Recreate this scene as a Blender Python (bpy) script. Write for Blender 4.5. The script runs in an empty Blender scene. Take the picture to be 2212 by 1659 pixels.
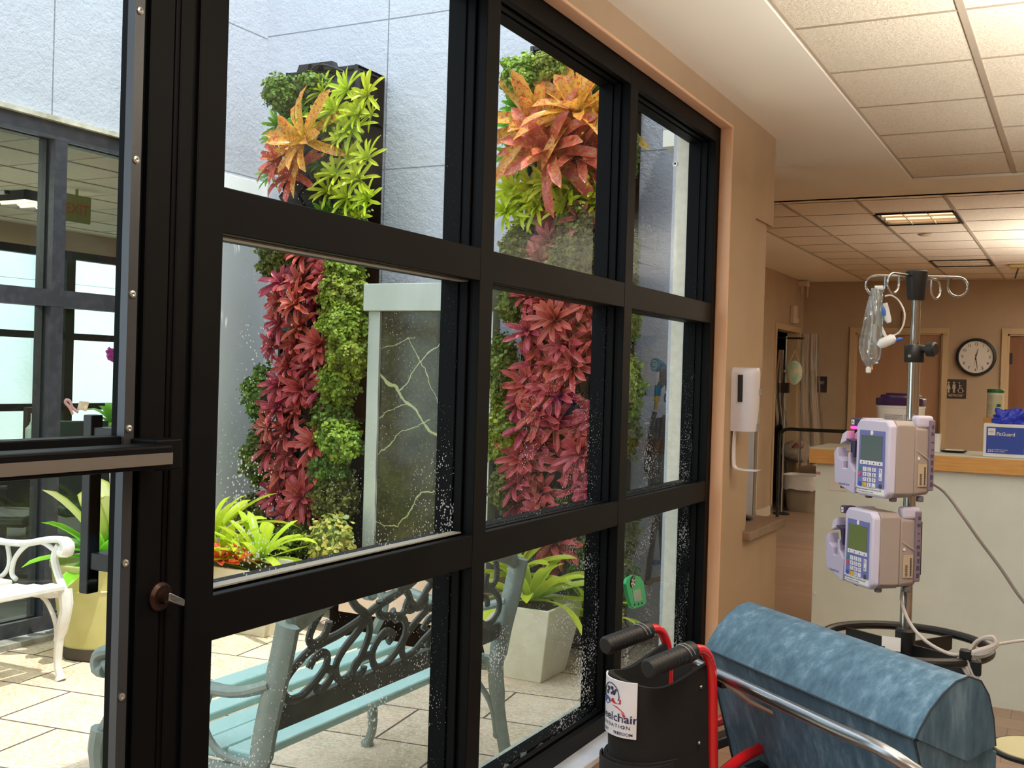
import bpy, bmesh, math, random
from mathutils import Vector, Matrix, noise
PI = math.pi
S = bpy.context.scene
COL = S.collection
# ------------------------------------------------------------------ camera
FPX, YAW, PITCH, ROLL = 2383.5, 0.4797, -0.00757, 0.0297
EYE = Vector((1.35, 0.0, 1.43))
def _axes():
    cy, sy = math.cos(YAW), math.sin(YAW)
    fw = Vector((-sy*math.cos(PITCH), cy*math.cos(PITCH), math.sin(PITCH)))
    r = Vector((cy, sy, 0)); u = r.cross(fw)
    c, s = math.cos(ROLL), math.sin(ROLL)
    return c*r + s*u, c*u - s*r, fw
CR, CU, CF = _axes()
cam_d = bpy.data.cameras.new('camera'); cam = bpy.data.objects.new('camera', cam_d); COL.objects.link(cam)
cam_d.sensor_fit = 'HORIZONTAL'; cam_d.sensor_width = 36; cam_d.lens = FPX/2212*36
cam_d.clip_start = .02; cam_d.clip_end = 200
m = Matrix.Identity(4)
for i in range(3):
    m[i][0] = CR[i]; m[i][1] = CU[i]; m[i][2] = -CF[i]; m[i][3] = EYE[i]
cam.matrix_world = m
S.camera = cam
def ray(px, py): return CF + CR*((px-1106)/FPX) - CU*((py-829.5)/FPX)
def at_x(px, py, v): d = ray(px, py); return EYE + d*((v-EYE.x)/d.x)
def at_y(px, py, v): d = ray(px, py); return EYE + d*((v-EYE.y)/d.y)
def at_z(px, py, v): d = ray(px, py); return EYE + d*((v-EYE.z)/d.z)
# ------------------------------------------------------------------ view + world + sun
S.view_settings.view_transform = 'Standard'; S.view_settings.look = 'None'
S.view_settings.exposure = 0.55; S.view_settings.gamma = 1.0; S.view_settings.use_curve_mapping = False
S.cycles.max_bounces = 12; S.cycles.transparent_max_bounces = 24; S.cycles.diffuse_bounces = 8
S.cycles.glossy_bounces = 3; S.cycles.transmission_bounces = 6
S.cycles.sample_clamp_indirect = 4.0; S.cycles.caustics_reflective = False; S.cycles.caustics_refractive = False
S.cycles.use_denoising = True
try: S.cycles.denoiser = 'OPENIMAGEDENOISE'
except Exception: pass
W = bpy.data.worlds.new('sky'); S.world = W; W.use_nodes = True
bg = W.node_tree.nodes['Background']; bg.inputs[0].default_value = (.82, .91, 1.0, 1); bg.inputs[1].default_value = 2.15
SUN_DIR = Vector((-.40, .07, -1.0))
sun_d = bpy.data.lights.new('sun', 'SUN'); sun = bpy.data.objects.new('sun', sun_d); COL.objects.link(sun)
sun.rotation_euler = SUN_DIR.to_track_quat('-Z', 'Y').to_euler(); sun.location = (2, 2, 9)
sun_d.energy = 3.0; sun_d.angle = math.radians(.6); sun_d.color = (1.0, .96, .88)
LAMP = 10.0
ADDED_UPLIGHT = 48.0        # base watts of the unseen uplights added to imitate bounced daylight          # watts of each ceiling lamp panel
# ------------------------------------------------------------------ colours and materials
def lin(h):
    h = h.lstrip('#'); o = []
    for i in (0, 2, 4):
        c = int(h[i:i+2], 16)/255; o.append(c/12.92 if c <= .04045 else ((c+.055)/1.055)**2.4)
    return tuple(o) + (1,)
MATS = {}
def new_mat(name):
    M = bpy.data.materials.new(name); M.use_nodes = True; nt = M.node_tree
    for n in list(nt.nodes): nt.nodes.remove(n)
    out = nt.nodes.new('ShaderNodeOutputMaterial'); return M, nt, out
class G:
    "tiny node helper"
    def __init__(s, nt): s.nt = nt
    def n(s, t, **kw):
        x = s.nt.nodes.new('ShaderNode'+t)
        for k, v in kw.items():
            if k.startswith('i'):
                x.inputs[int(k[1:])].default_value = v
            else: setattr(x, k, v)
        return x
    def l(s, a, b): s.nt.links.new(a, b)
    def math(s, op, a, b=None):
        x = s.n('Math', operation=op)
        for i, v in enumerate((a, b)):
            if v is None: continue
            if isinstance(v, (int, float)): x.inputs[i].default_value = v
            else: s.l(v, x.inputs[i])
        return x.outputs[0]
    def ramp(s, fac, stops):
        x = s.n('ValToRGB'); s.l(fac, x.inputs[0]); e = x.color_ramp.elements
        while len(e) < len(stops): e.new(.5)
        for i, (p, c) in enumerate(stops): e[i].position = p; e[i].color = c
        return x.outputs[0]
    def mix(s, fac, a, b, blend='MIX'):
        x = s.n('MixRGB', blend_type=blend)
        for i, v in enumerate((fac, a, b)):
            if isinstance(v, (int, float)): x.inputs[i].default_value = v
            elif isinstance(v, tuple): x.inputs[i].default_value = v
            else: s.l(v, x.inputs[i])
        return x.outputs[0]
    def coords(s, kind='Object', scale=(1, 1, 1), rot=(0, 0, 0)):
        t = s.n('TexCoord'); mp = s.n('Mapping'); s.l(t.outputs[kind], mp.inputs[0])
        mp.inputs['Scale'].default_value = scale; mp.inputs['Rotation'].default_value = rot
        return mp.outputs[0]
    def noise(s, vec, scale, detail=4, rough=.55):
        x = s.n('TexNoise'); x.inputs['Scale'].default_value = scale; x.inputs['Detail'].default_value = detail
        x.inputs['Roughness'].default_value = rough; s.l(vec, x.inputs[0]); return x.outputs[0]
    def bump(s, h, strength, dist=.01):
        x = s.n('Bump'); x.inputs['Strength'].default_value = strength; x.inputs['Distance'].default_value = dist
        s.l(h, x.inputs['Height']); return x.outputs[0]
def mat(name, c, rough=.5, metal=0, c2=None, scale=20, stretch=(1, 1, 1), bump=0, bscale=None, spec=None, emit=None, coat=0, coords='Object', contrast=(.35, .65), alpha=None):
    if name in MATS: return MATS[name]
    M, nt, out = new_mat(name); g = G(nt); p = g.n('BsdfPrincipled'); g.l(p.outputs[0], out.inputs[0])
    c = lin(c) if isinstance(c, str) else c
    p.inputs['Base Color'].default_value = c; p.inputs['Roughness'].default_value = rough; p.inputs['Metallic'].default_value = metal
    if spec is not None: p.inputs['Specular IOR Level'].default_value = spec
    if coat: p.inputs['Coat Weight'].default_value = coat
    if alpha is not None: p.inputs['Alpha'].default_value = alpha
    v = g.coords(coords, stretch)
    f = g.noise(v, scale)
    if c2: g.l(g.ramp(f, [(contrast[0], c), (contrast[1], lin(c2))]), p.inputs['Base Color'])
    if bump:
        f2 = g.noise(v, bscale) if bscale else f
        g.l(g.bump(f2, bump), p.inputs['Normal'])
    if emit:
        p.inputs['Emission Color'].default_value = lin(emit[0]); p.inputs['Emission Strength'].default_value = emit[1]
    MATS[name] = M; return M
# ------------------------------------------------------------------ mesh builder
class MB:
    def __init__(s): s.v = []; s.f = []; s.uv = None; s.mi = []; s.cur = 0
    def add(s, vs, fs):
        b = len(s.v); s.v += [Vector(v) for v in vs]; s.f += [tuple(b+i for i in f) for f in fs]; s.mi += [s.cur]*len(fs); return s
    def box(s, x0, y0, z0, x1, y1, z1):
        x0, x1 = min(x0, x1), max(x0, x1); y0, y1 = min(y0, y1), max(y0, y1); z0, z1 = min(z0, z1), max(z0, z1)
        return s.hexa([(x0, y0, z0), (x1, y0, z0), (x1, y1, z0), (x0, y1, z0), (x0, y0, z1), (x1, y0, z1), (x1, y1, z1), (x0, y1, z1)])
    def hexa(s, p): return s.add(p, [(0, 3, 2, 1), (4, 5, 6, 7), (0, 1, 5, 4), (1, 2, 6, 5), (2, 3, 7, 6), (3, 0, 4, 7)])
    def prism(s, poly, fn, t0, t1):
        n = len(poly); vs = [fn(a, b, t0) for a, b in poly] + [fn(a, b, t1) for a, b in poly]
        fs = [tuple(range(n-1, -1, -1)), tuple(range(n, 2*n))] + [(i, (i+1) % n, n+(i+1) % n, n+i) for i in range(n)]
        return s.add(vs, fs)
    def tube(s, pts, r, n=10, closed=False, cap=True, flat=None):
        pts = [Vector(p) for p in pts]; N = len(pts)
        rs = r if isinstance(r, (list, tuple)) else [r]*N
        tang = []
        for i in range(N):
            a = pts[(i-1) % N] if (closed or i > 0) else pts[i]; b = pts[(i+1) % N] if (closed or i < N-1) else pts[i]
            t = (b-a); tang.append(t.normalized() if t.length > 1e-9 else Vector((0, 0, 1)))
        ref = flat[0].normalized() if flat else None
        if ref is None:
            ref = Vector((0, 0, 1)) if abs(tang[0].z) < .9 else Vector((1, 0, 0))
        nrm = ref; vs = []
        for i in range(N):
            if flat: nrm = ref
            nn = nrm - tang[i]*nrm.dot(tang[i])
            if nn.length < 1e-5: nn = tang[i].orthogonal()
            nn.normalize(); nrm = nn if not flat else ref
            bi = tang[i].cross(nn)
            k1, k2 = (flat[1], flat[2]) if flat else (1, 1)
            for k in range(n):
                a = 2*PI*(k+.5)/n; vs.append(pts[i] + (nn*math.cos(a)*k1 + bi*math.sin(a)*k2)*rs[i])
        fs = []
        M_ = N if closed else N-1
        for i in range(M_):
            j = (i+1) % N
            for k in range(n): fs.append((i*n+k, i*n+(k+1) % n, j*n+(k+1) % n, j*n+k))
        if cap and not closed: fs += [tuple(range(n-1, -1, -1)), tuple((N-1)*n+k for k in range(n))]
        return s.add(vs, fs)
    def cyl(s, a, b, r, n=16, r2=None): return s.tube([a, b], [r, r if r2 is None else r2], n)
    def lathe(s, prof, c=(0, 0, 0), n=24, axis='z', sx=1, sy=1):
        c = Vector(c); vs = []; N = len(prof)
        for r, h in prof:
            for k in range(n):
                a = 2*PI*k/n; x, y = r*math.cos(a)*sx, r*math.sin(a)*sy
                p = {'z': (x, y, h), 'y': (x, h, y), 'x': (h, x, y)}[axis]
                vs.append(c+Vector(p))
        fs = [(i*n+k, i*n+(k+1) % n, (i+1)*n+(k+1) % n, (i+1)*n+k) for i in range(N-1) for k in range(n)]
        if N > 2 and prof[0][0] > 1e-4: fs.append(tuple(range(n-1, -1, -1)))
        if N > 2 and prof[-1][0] > 1e-4: fs.append(tuple((N-1)*n+k for k in range(n)))
        return s.add(vs, fs)
    def ball(s, c, r, n=12, sz=1):
        return s.lathe([(max(1e-5, r*math.sin(PI*i/n)), -r*sz*math.cos(PI*i/n)) for i in range(n+1)], c, n*2)
    def grid(s, fn, nu, nv):
        vs = [fn(i/nu, j/nv) for i in range(nu+1) for j in range(nv+1)]
        return s.add(vs, [(i*(nv+1)+j, (i+1)*(nv+1)+j, (i+1)*(nv+1)+j+1, i*(nv+1)+j+1) for i in range(nu) for j in range(nv)])
    def slab(s, fn, nu, nv, off):
        "curved sheet with thickness; off(u,v) gives the back side point"
        a = len(s.v); s.grid(fn, nu, nv); s.add([off(i/nu, j/nv) for i in range(nu+1) for j in range(nv+1)], [(i*(nv+1)+j+1, (i+1)*(nv+1)+j+1, (i+1)*(nv+1)+j, i*(nv+1)+j) for i in range(nu) for j in range(nv)])
        K = (nu+1)*(nv+1); I = lambda i, j: a+i*(nv+1)+j
        for i in range(nu):
            s.f += [(I(i, 0), I(i, 0)+K, I(i+1, 0)+K, I(i+1, 0)), (I(i+1, nv), I(i+1, nv)+K, I(i, nv)+K, I(i, nv))]
        for j in range(nv):
            s.f += [(I(0, j+1), I(0, j+1)+K, I(0, j)+K, I(0, j)), (I(nu, j), I(nu, j)+K, I(nu, j+1)+K, I(nu, j+1))]
        s.mi += [s.cur]*(2*nu+2*nv); return s
    def xf(s, M, start=0):
        for i in range(start, len(s.v)): s.v[i] = M @ s.v[i]
        return s
    def merge(s, o): return s.add(o.v, o.f)
def obj(name, mb, material, parent=None, bevel=0, smooth=35, fixn=True, seg=2):
    me = bpy.data.meshes.new(name)
    off = Vector((0, 0, 0))
    if parent is not None and parent.get('_o') is not None: off = Vector(parent['_o'])
    me.from_pydata([tuple(v-off) for v in mb.v], [], mb.f)
    if fixn:
        bm = bmesh.new(); bm.from_mesh(me); bmesh.ops.recalc_face_normals(bm, faces=bm.faces); bm.to_mesh(me); bm.free()
    mats = material if isinstance(material, (list, tuple)) else [material]
    for mm in mats: me.materials.append(mm)
    if len(mats) > 1: me.polygons.foreach_set('material_index', mb.mi)
    if smooth:
        me.polygons.foreach_set('use_smooth', [True]*len(me.polygons)); me.set_sharp_from_angle(angle=math.radians(smooth))
    if mb.uv:
        uvl = me.uv_layers.new(name='uv')
        for lp in me.loops: uvl.data[lp.index].uv = mb.uv[lp.vertex_index]
    o = bpy.data.objects.new(name, me); COL.objects.link(o)
    if parent is not None:
        o.parent = parent
        if parent.get('_o') is not None and parent.type == 'MESH': pass
        o['_o'] = tuple(off)
    if bevel:
        b = o.modifiers.new('bevel', 'BEVEL'); b.width = bevel; b.segments = seg; b.limit_method = 'ANGLE'; b.angle_limit = math.radians(40)
    return o
def tag(o, label=None, cat=None, group=None, kind=None):
    if label: o['label'] = label
    if cat: o['category'] = cat
    if group: o['group'] = group
    if kind: o['kind'] = kind
    return o
def thing(name, label, cat, loc=(0, 0, 0), rotz=0, group=None, world=True):
    "Empty at the base of a thing; with world=True its parts are written in world coordinates"
    o = bpy.data.objects.new(name, None); COL.objects.link(o); o.location = loc; o.rotation_euler = (0, 0, rotz)
    o.empty_display_size = .05
    if world: o['_o'] = tuple(loc)
    return tag(o, label, cat, group)
def struct(name, mb, m, parent=None, **kw):
    o = obj(name, mb, m, parent, **kw)
    if parent is None: o['kind'] = 'structure'
    return o
def sgroup(name, loc=(0, 0, 0)):
    o = bpy.data.objects.new(name, None); COL.objects.link(o); o.location = loc; o['_o'] = tuple(loc); o['kind'] = 'structure'; return o
def copy_tree(o, parent=None):
    c = o.copy(); COL.objects.link(c)
    if parent is not None: c.parent = parent
    for ch in [x for x in list(bpy.data.objects) if x.parent == o]: copy_tree(ch, c)
    return c
def text_mb(mb, s, size, fn, align='CENTER', spacing=1.0):
    "append lettering; fn(u,v) maps flat text coordinates to a point"
    cu = bpy.data.curves.new('t', 'FONT'); cu.body = s; cu.size = size; cu.align_x = align; cu.resolution_u = 2; cu.space_character = spacing; cu.offset = size*.012
    o = bpy.data.objects.new('t', cu); COL.objects.link(o); dg = bpy.context.evaluated_depsgraph_get()
    me = bpy.data.meshes.new_from_object(o.evaluated_get(dg))
    mb.add([fn(v.co.x, v.co.y) for v in me.vertices], [tuple(p.vertices) for p in me.polygons])
    bpy.data.objects.remove(o); bpy.data.meshes.remove(me); bpy.data.curves.remove(cu); return mb
def arc(c, r, a0, a1, n, fn): return [fn(c[0]+r*math.cos(a0+(a1-a0)*i/n), c[1]+r*math.sin(a0+(a1-a0)*i/n)) for i in range(n+1)]
def smooth_path(pts, n=4):
    P = [Vector(p) for p in pts]; out = []
    for i in range(len(P)-1):
        p0 = P[max(0, i-1)]; p1 = P[i]; p2 = P[i+1]; p3 = P[min(len(P)-1, i+2)]
        for k in range(n):
            t = k/n
            out.append(.5*((2*p1)+(p2-p0)*t+(2*p0-5*p1+4*p2-p3)*t*t+(3*p1-p0-3*p2+p3)*t*t*t))
    out.append(P[-1]); return out
def lerp(a, b, t): return a+(b-a)*t
# ------------------------------------------------------------------ special materials
def stucco(name, c, joints_z=(), joints_h=(), axis=0, bump=.5):
    M, nt, out = new_mat(name); g = G(nt); p = g.n('BsdfPrincipled'); g.l(p.outputs[0], out.inputs[0])
    p.inputs['Roughness'].default_value = .9; p.inputs['Specular IOR Level'].default_value = .15
    v = g.coords('Object'); a = g.noise(v, 1.3, 3); b = g.noise(v, 38, 5, .7); c3 = g.noise(v, 9, 4, .6)
    cc = lin(c); dk = tuple(x*.93 for x in cc[:3])+(1,)
    col = g.ramp(a, [(.35, dk), (.65, cc)])
    sep = g.n('SeparateXYZ'); t = g.n('TexCoord'); g.l(t.outputs['Object'], sep.inputs[0])
    line = None
    for (k, vals) in ((2, joints_z), (axis, joints_h)):
        for z0 in vals:
            d = g.math('LESS_THAN', g.math('ABSOLUTE', g.math('SUBTRACT', sep.outputs[k], z0)), .0045)
            line = d if line is None else g.math('MAXIMUM', line, d)
    if line is not None: col = g.mix(line, col, tuple(x*.45 for x in cc[:3])+(1,))
    g.l(col, p.inputs['Base Color'])
    h = g.math('ADD', b, g.math('MULTIPLY', c3, 1.2))
    g.l(g.bump(h, bump, .012), p.inputs['Normal']); MATS[name] = M; return M
def glass(name, tint='#f4fbf8', drops=0.0, refl=1.0, haze=.0, low=None):
    M, nt, out = new_mat(name); g = G(nt)
    tr = g.n('BsdfTransparent'); tr.inputs[0].default_value = lin(tint)
    gl = g.n('BsdfGlossy'); gl.inputs['Roughness'].default_value = 0.0; gl.inputs[0].default_value = (.9, .95, 1, 1)
    fr = g.n('Fresnel'); fr.inputs[0].default_value = 1.45
    mx = g.n('MixShader'); g.l(g.math('MULTIPLY', fr.outputs[0], refl), mx.inputs[0]); g.l(tr.outputs[0], mx.inputs[1]); g.l(gl.outputs[0], mx.inputs[2])
    sh = mx.outputs[0]
    if drops or haze:
        df = g.n('BsdfDiffuse'); df.inputs[0].default_value = (.8, .82, .8, 1); tl = g.n('BsdfTranslucent'); tl.inputs[0].default_value = (.85, .87, .85, 1)
        ad = g.n('MixShader'); ad.inputs[0].default_value = .6; g.l(df.outputs[0], ad.inputs[1]); g.l(tl.outputs[0], ad.inputs[2])
        v = g.coords('Object')
        vo = g.n('TexVoronoi'); vo.inputs['Scale'].default_value = 150; g.l(v, vo.inputs['Vector'])
        cl = g.noise(v, 5, 3)
        sep = g.n('SeparateXYZ'); t = g.n('TexCoord'); g.l(t.outputs['Object'], sep.inputs[0])
        hgt = g.math('SUBTRACT', .95, g.math('MULTIPLY', sep.outputs[2], .42))
        rnd = g.n('SeparateColor'); g.l(vo.outputs['Color'], rnd.inputs[0])
        thr = g.math('MULTIPLY', g.math('MULTIPLY', g.math('POWER', cl, 3.0), hgt), 2.2)
        spot = g.math('MULTIPLY', g.math('LESS_THAN', vo.outputs['Distance'], thr), g.math('LESS_THAN', rnd.outputs[0], drops))
        if low is not None:
            edge = g.math('MULTIPLY', g.math('LESS_THAN', g.math('ADD', sep.outputs[2], g.math('MULTIPLY', g.noise(v, 30, 4), .1)), low), .6)
            spot = g.math('MAXIMUM', spot, edge)
        f = g.math('MULTIPLY', spot, .55)
        if haze: f = g.math('MAXIMUM', f, haze)
        m2 = g.n('MixShader'); g.l(f, m2.inputs[0]); g.l(sh, m2.inputs[1]); g.l(ad.outputs[0], m2.inputs[2]); sh = m2.outputs[0]
    g.l(sh, out.inputs[0]); MATS[name] = M; return M
def leaf(name, base, tip, speck=None, edge=None, trans=.35, rough=.35, var=.15):
    M, nt, out = new_mat(name); g = G(nt); p = g.n('BsdfPrincipled'); p.inputs['Roughness'].default_value = rough
    p.inputs['Specular IOR Level'].default_value = .45
    uv = g.n('UVMap'); sep = g.n('SeparateXYZ'); g.l(uv.outputs[0], sep.inputs[0])
    col = g.ramp(sep.outputs[1], [(.05, lin(base)), (.75, lin(tip))])
    v = g.coords('Object')
    if speck:
        n = g.noise(v, 60, 5, .7); f = g.ramp(n, [(.50, (0, 0, 0, 1)), (.60, (.85, .85, .85, 1))]); col = g.mix(f, col, lin(speck))
    if edge:
        e = g.ramp(g.math('ABSOLUTE', g.math('SUBTRACT', sep.outputs[0], .5)), [(.36, (0, 0, 0, 1)), (.5, (1, 1, 1, 1))]); col = g.mix(e, col, lin(edge))
    oi = g.n('ObjectInfo'); nn = g.noise(v, 14, 2)
    hsv = g.n('HueSaturation'); g.l(col, hsv.inputs['Color'])
    g.l(g.math('ADD', .5-.018, g.math('MULTIPLY', oi.outputs['Random'], .036)), hsv.inputs['Hue'])
    g.l(g.math('ADD', 1-var, g.math('MULTIPLY', g.math('ADD', oi.outputs['Random'], nn), var)), hsv.inputs['Value'])
    g.l(hsv.outputs[0], p.inputs['Base Color'])
    t = g.n('BsdfTranslucent'); g.l(hsv.outputs[0], t.inputs[0])
    mx = g.n('MixShader'); mx.inputs[0].default_value = trans; g.l(p.outputs[0], mx.inputs[1]); g.l(t.outputs[0], mx.inputs[2])
    g.l(mx.outputs[0], out.inputs[0]); MATS[name] = M; return M
M_BLACK = mat('black_frame', '#040507', .55, 0, '#030305', 6, spec=.12, bump=.02)
M_TAN = mat('tan_paint', '#b29a7e', .75, 0, '#ac9479', 3, bump=.06, bscale=160)
M_BACKTAN = mat('back_tan_paint', '#ab9983', .8, 0, '#a5937d', 3, bump=.05, bscale=120)
M_GYP = mat('gypsum_paint', '#ece6d8', .85, bump=.03, bscale=120)
M_WHITE = mat('white_plastic', '#e8e8ea', .4)
M_CHROME = mat('polished_steel', '#c9cacb', .16, 1.0)
M_STEEL = mat('brushed_steel', '#aeb1b0', .3, 1.0, '#9da09f', 12, (1, 1, 12))
M_BLKPL = mat('black_plastic', '#141516', .42)
M_TRIM = mat('door_casing_paint', '#b9a585', .55)
M_WOODBAND = mat('maple_laminate', '#d6a868', .42, 0, '#c8954f', 9, (1, 1, 14), contrast=(.3, .7))
M_LAM = mat('counter_laminate', '#e2f0ee', .4, 0, '#dbe9e7', 5)
M_PAPER = mat('paper_label', '#e6e6e4', .6)
M_INK = mat('dark_ink', '#2a2c38', .6)
# ================================================================== the setting, indoors
XW = -.165       # outer face of the window wall
YE, ZG = 5.75, -.03   # courtyard end wall, courtyard paving
H_ROOF = 4.2
YB, ZC2, ZC = 13.3, 2.65, 2.557
M_EXT = stucco('white_stucco', '#c9ccd6', (3.635, 2.695), (-2.585,), 0, .75)
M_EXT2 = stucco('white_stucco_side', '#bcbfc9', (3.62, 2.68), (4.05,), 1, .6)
M_REV = mat('cream_reveal_paint', '#e6e1d2', .8, 0, '#d9d6c8', 30, bump=.2)
# window wall: opening Y -2.2 .. 4.374, z 0(.26) .. 2.467
b = MB()
b.box(XW, -3, 2.467, .05, 5.06, ZC+.05)                    # header
b.box(XW, 4.374, 2.15, .05, 5.06, 2.467)
b.box(XW, 4.374, 1.46, .05, 4.76, 2.15); b.box(XW, 4.76, 1.46, .04, 4.98, 2.15)
b.box(XW, 4.374, -.05, .05, 4.745, 1.46)
b.box(XW, 4.745, -.05, .05, 5.30, .742)                    # half wall under the ledge
b.box(XW, 1.482, -.05, .05, 4.374, .262)                   # below the sill
struct('wall_window', b, M_TAN, smooth=0)
b = MB(); b.box(XW-.03, -3, 2.495, XW, 5.08, H_ROOF); b.box(XW-.03, 4.36, ZG, XW, 5.62, H_ROOF); b.box(XW-.03, 1.45, ZG, XW, 4.36, .25)
struct('wall_courtyard_window', b, M_EXT2, smooth=0)
b = MB(); b.box(XW, -3, ZC+.06, .3, YE, H_ROOF); struct('roof', b, M_EXT2, smooth=0)
b = MB(); b.box(XW-.005, 1.48, 2.468, -.10, 4.37, 2.496); b.box(XW-.005, 4.325, .262, -.105, 4.374, 2.47); struct('trim_reveal', b, M_REV, smooth=0)
b = MB(); b.box(-.02, 1.482, .262, .072, 4.36, .285); struct('windowsill', b, mat('marble_sill', '#c9d2e2', .25, 0, '#b4bccd', 8), bevel=.004)
b = MB(); b.box(XW-.05, 1.482, .25, -.1, 4.36, .27); struct('windowsill_outside', b, mat('concrete_sill', '#c9ccc6', .8, 0, '#a9afa6', 14, bump=.2))
b = MB(); b.box(XW-.02, 4.70, .744, .085, 5.33, .785); struct('trim_ledge', b, mat('stone_ledge', '#8f745c', .45, 0, '#7c6450', 24), bevel=.006)
# rounded orange reveal strip beside the frame
b = MB(); b.box(.0, 4.364, .26, .052, 4.376, 2.467); b.box(.0, -2.7, 2.458, .052, 4.376, 2.469); struct('trim_inner_reveal', b, mat('warm_tan_edge', '#e0b390', .6), smooth=0, bevel=.004)
# rooms
M_FLOOR = None
M, nt, out = new_mat('vinyl_plank_floor'); g = G(nt); p = g.n('BsdfPrincipled'); g.l(p.outputs[0], out.inputs[0]); p.inputs['Roughness'].default_value = .28
br = g.n('TexBrick'); g.l(g.coords('Object', (1, 1, 1), (0, 0, 0)), br.inputs[0]); br.inputs['Scale'].default_value = 1
br.inputs['Brick Width'].default_value = 1.1; br.inputs['Row Height'].default_value = .16; br.inputs['Mortar Size'].default_value = .002
br.inputs['Color1'].default_value = lin('#b39a86'); br.inputs['Color2'].default_value = lin('#9d8472'); br.inputs['Mortar'].default_value = lin('#75604f')
gr = g.noise(g.coords('Object', (2, 26, 1)), 6, 5); g.l(g.mix(g.ramp(gr, [(.3, (.82, .8, .78, 1)), (.7, (1.08, 1.06, 1.04, 1))]), (0, 0, 0, 1), br.outputs[0]), p.inputs['Base Color'])
mm = [n for n in nt.nodes if n.bl_idname == 'ShaderNodeMixRGB'][-1]; mm.blend_type = 'MULTIPLY'; mm.inputs[0].default_value = 1
nt.links.new(br.outputs[0], mm.inputs[1]); nt.links.new([n for n in nt.nodes if n.bl_idname == 'ShaderNodeValToRGB'][-1].outputs[0], mm.inputs[2])
M_FLOOR = M
b = MB(); b.box(XW, -3, -.12, 5, YB+.1, 0); b.box(-4, 5.8, -.12, XW, YB+.1, 0); struct('floor', b, M_FLOOR, smooth=0)
b = MB(); b.box(5, -3, 0, 5.1, YB, 3); struct('wall_right', b, M_TAN, smooth=0)
b = MB(); b.box(-2.2, -3.1, 0, 5.1, -3, 3); struct('wall_behind', b, M_TAN, smooth=0)
# back wall with two door openings
D1 = (-1.06, -.10, 2.05); D2 = (.57, 1.5, 2.05)
b = MB(); b.box(-1.67, YB, 0, D1[0], YB+.12, 2.75); b.box(D1[1], YB, 0, D2[0], YB+.12, 2.75); b.box(D2[1], YB, 0, 5.1, YB+.12, 2.75)
for d in (D1, D2): b.box(d[0], YB, d[2], d[1], YB+.12, 2.75)
struct('wall_back', b, M_BACKTAN, smooth=0)
b = MB(); b.box(-1.8, 11.35, 0, -1.67, 12.02, 2.75); b.box(-1.8, 13.08, 0, -1.67, YB+.12, 2.75); b.box(-1.8, 12.02, 2.03, -1.67, 13.08, 2.75); b.box(-3.9, 11.35, 0, -1.8, 11.45, 2.75)
struct('wall_left', b, M_BACKTAN, smooth=0)
b = MB(); b.box(-1.69, 11.335, 0, -1.655, 11.36, 1.5); b.box(-3.9, 11.33, 0, -1.655, 11.35, .1); b.box(-1.67, 11.35, 0, -1.655, 12.0, .1); struct('baseboard_left', b, mat('baseboard_paint', '#cfc8ba', .5), smooth=0)
b = MB(); b.box(-1.67, YB-.012, 0, D1[0]-.07, YB, .1); b.box(D1[1]+.07, YB-.012, 0, D2[0]-.07, YB, .1); struct('baseboard_back', b, MATS['baseboard_paint'], smooth=0)
b = MB(); b.box(-4, 5.85, 0, -3.9, 11.4, 2.75); b.box(-3.95, 5.85, 0, -.5, 5.97, 2.75); struct('wall_corridor', b, M_BACKTAN, smooth=0)
# dark room behind the open door
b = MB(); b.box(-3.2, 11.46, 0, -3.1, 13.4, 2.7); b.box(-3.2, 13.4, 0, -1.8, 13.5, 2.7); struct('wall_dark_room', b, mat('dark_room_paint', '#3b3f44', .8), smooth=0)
def casing(d, y):
    r = MB(); w, t = .06, .03
    r.box(d[0]-w, y-t, 0, d[0], y, d[2]+w); r.box(d[1], y-t, 0, d[1]+w, y, d[2]+w); r.box(d[0], y-t, d[2], d[1], y, d[2]+w)
    r.box(d[0], y-.005, 0, d[0]+.02, y+.1, d[2]); r.box(d[1]-.02, y-.005, 0, d[1], y+.1, d[2]); r.box(d[0], y-.005, d[2]-.02, d[1], y+.1, d[2]); return r
M_DOOR1 = mat('tan_door', '#a17f62', .5, 0, '#977459', 6, (1, 1, .15)); M_DOOR2 = mat('brown_door', '#7a5236', .5, 0, '#6c462d', 7, (1, 1, .12))
g1 = sgroup('door_1', (-.58, YB, 0)); obj('door_casing', casing(D1, YB), M_TRIM, g1, smooth=0)
b = MB(); b.box(D1[0]+.02, YB+.03, .01, D1[1]-.02, YB+.075, D1[2]-.02); obj('door_panel', b, M_DOOR1, g1, smooth=0)
b = MB(); b.tube([(D1[1]-.09, YB+.03, 1.0), (D1[1]-.09, YB-.03, 1.0), (D1[1]-.2, YB-.03, 1.0)], .01); obj('door_handle', b, M_STEEL, g1)
g1 = sgroup('door_2', (1.03, YB, 0)); obj('door_casing', casing(D2, YB), M_TRIM, g1, smooth=0)
b = MB(); b.box(D2[0]+.02, YB+.03, .01, D2[1]-.02, YB+.075, D2[2]-.02); obj('door_panel', b, M_DOOR2, g1, smooth=0)
for z in (1.78, 1.0, .25):
    b = MB(); b.box(D2[0]+.015, YB+.005, z-.06, D2[0]+.05, YB+.035, z+.06); obj('hinge', b, M_BLKPL, g1, smooth=0)
g1 = sgroup('door_3', (-1.67, 12.55, 0))
b = MB(); x = -1.655
b.box(-1.67, 11.96, 0, x, 12.02, 2.09); b.box(-1.67, 13.08, 0, x, 13.14, 2.09); b.box(-1.67, 12.02, 2.03, x, 13.08, 2.09); b.box(-1.8, 12.02, 0, -1.67, 12.04, 2.03); b.box(-1.8, 13.06, 0, -1.67, 13.08, 2.03)
obj('door_casing', b, M_TRIM, g1, smooth=0)
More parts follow.
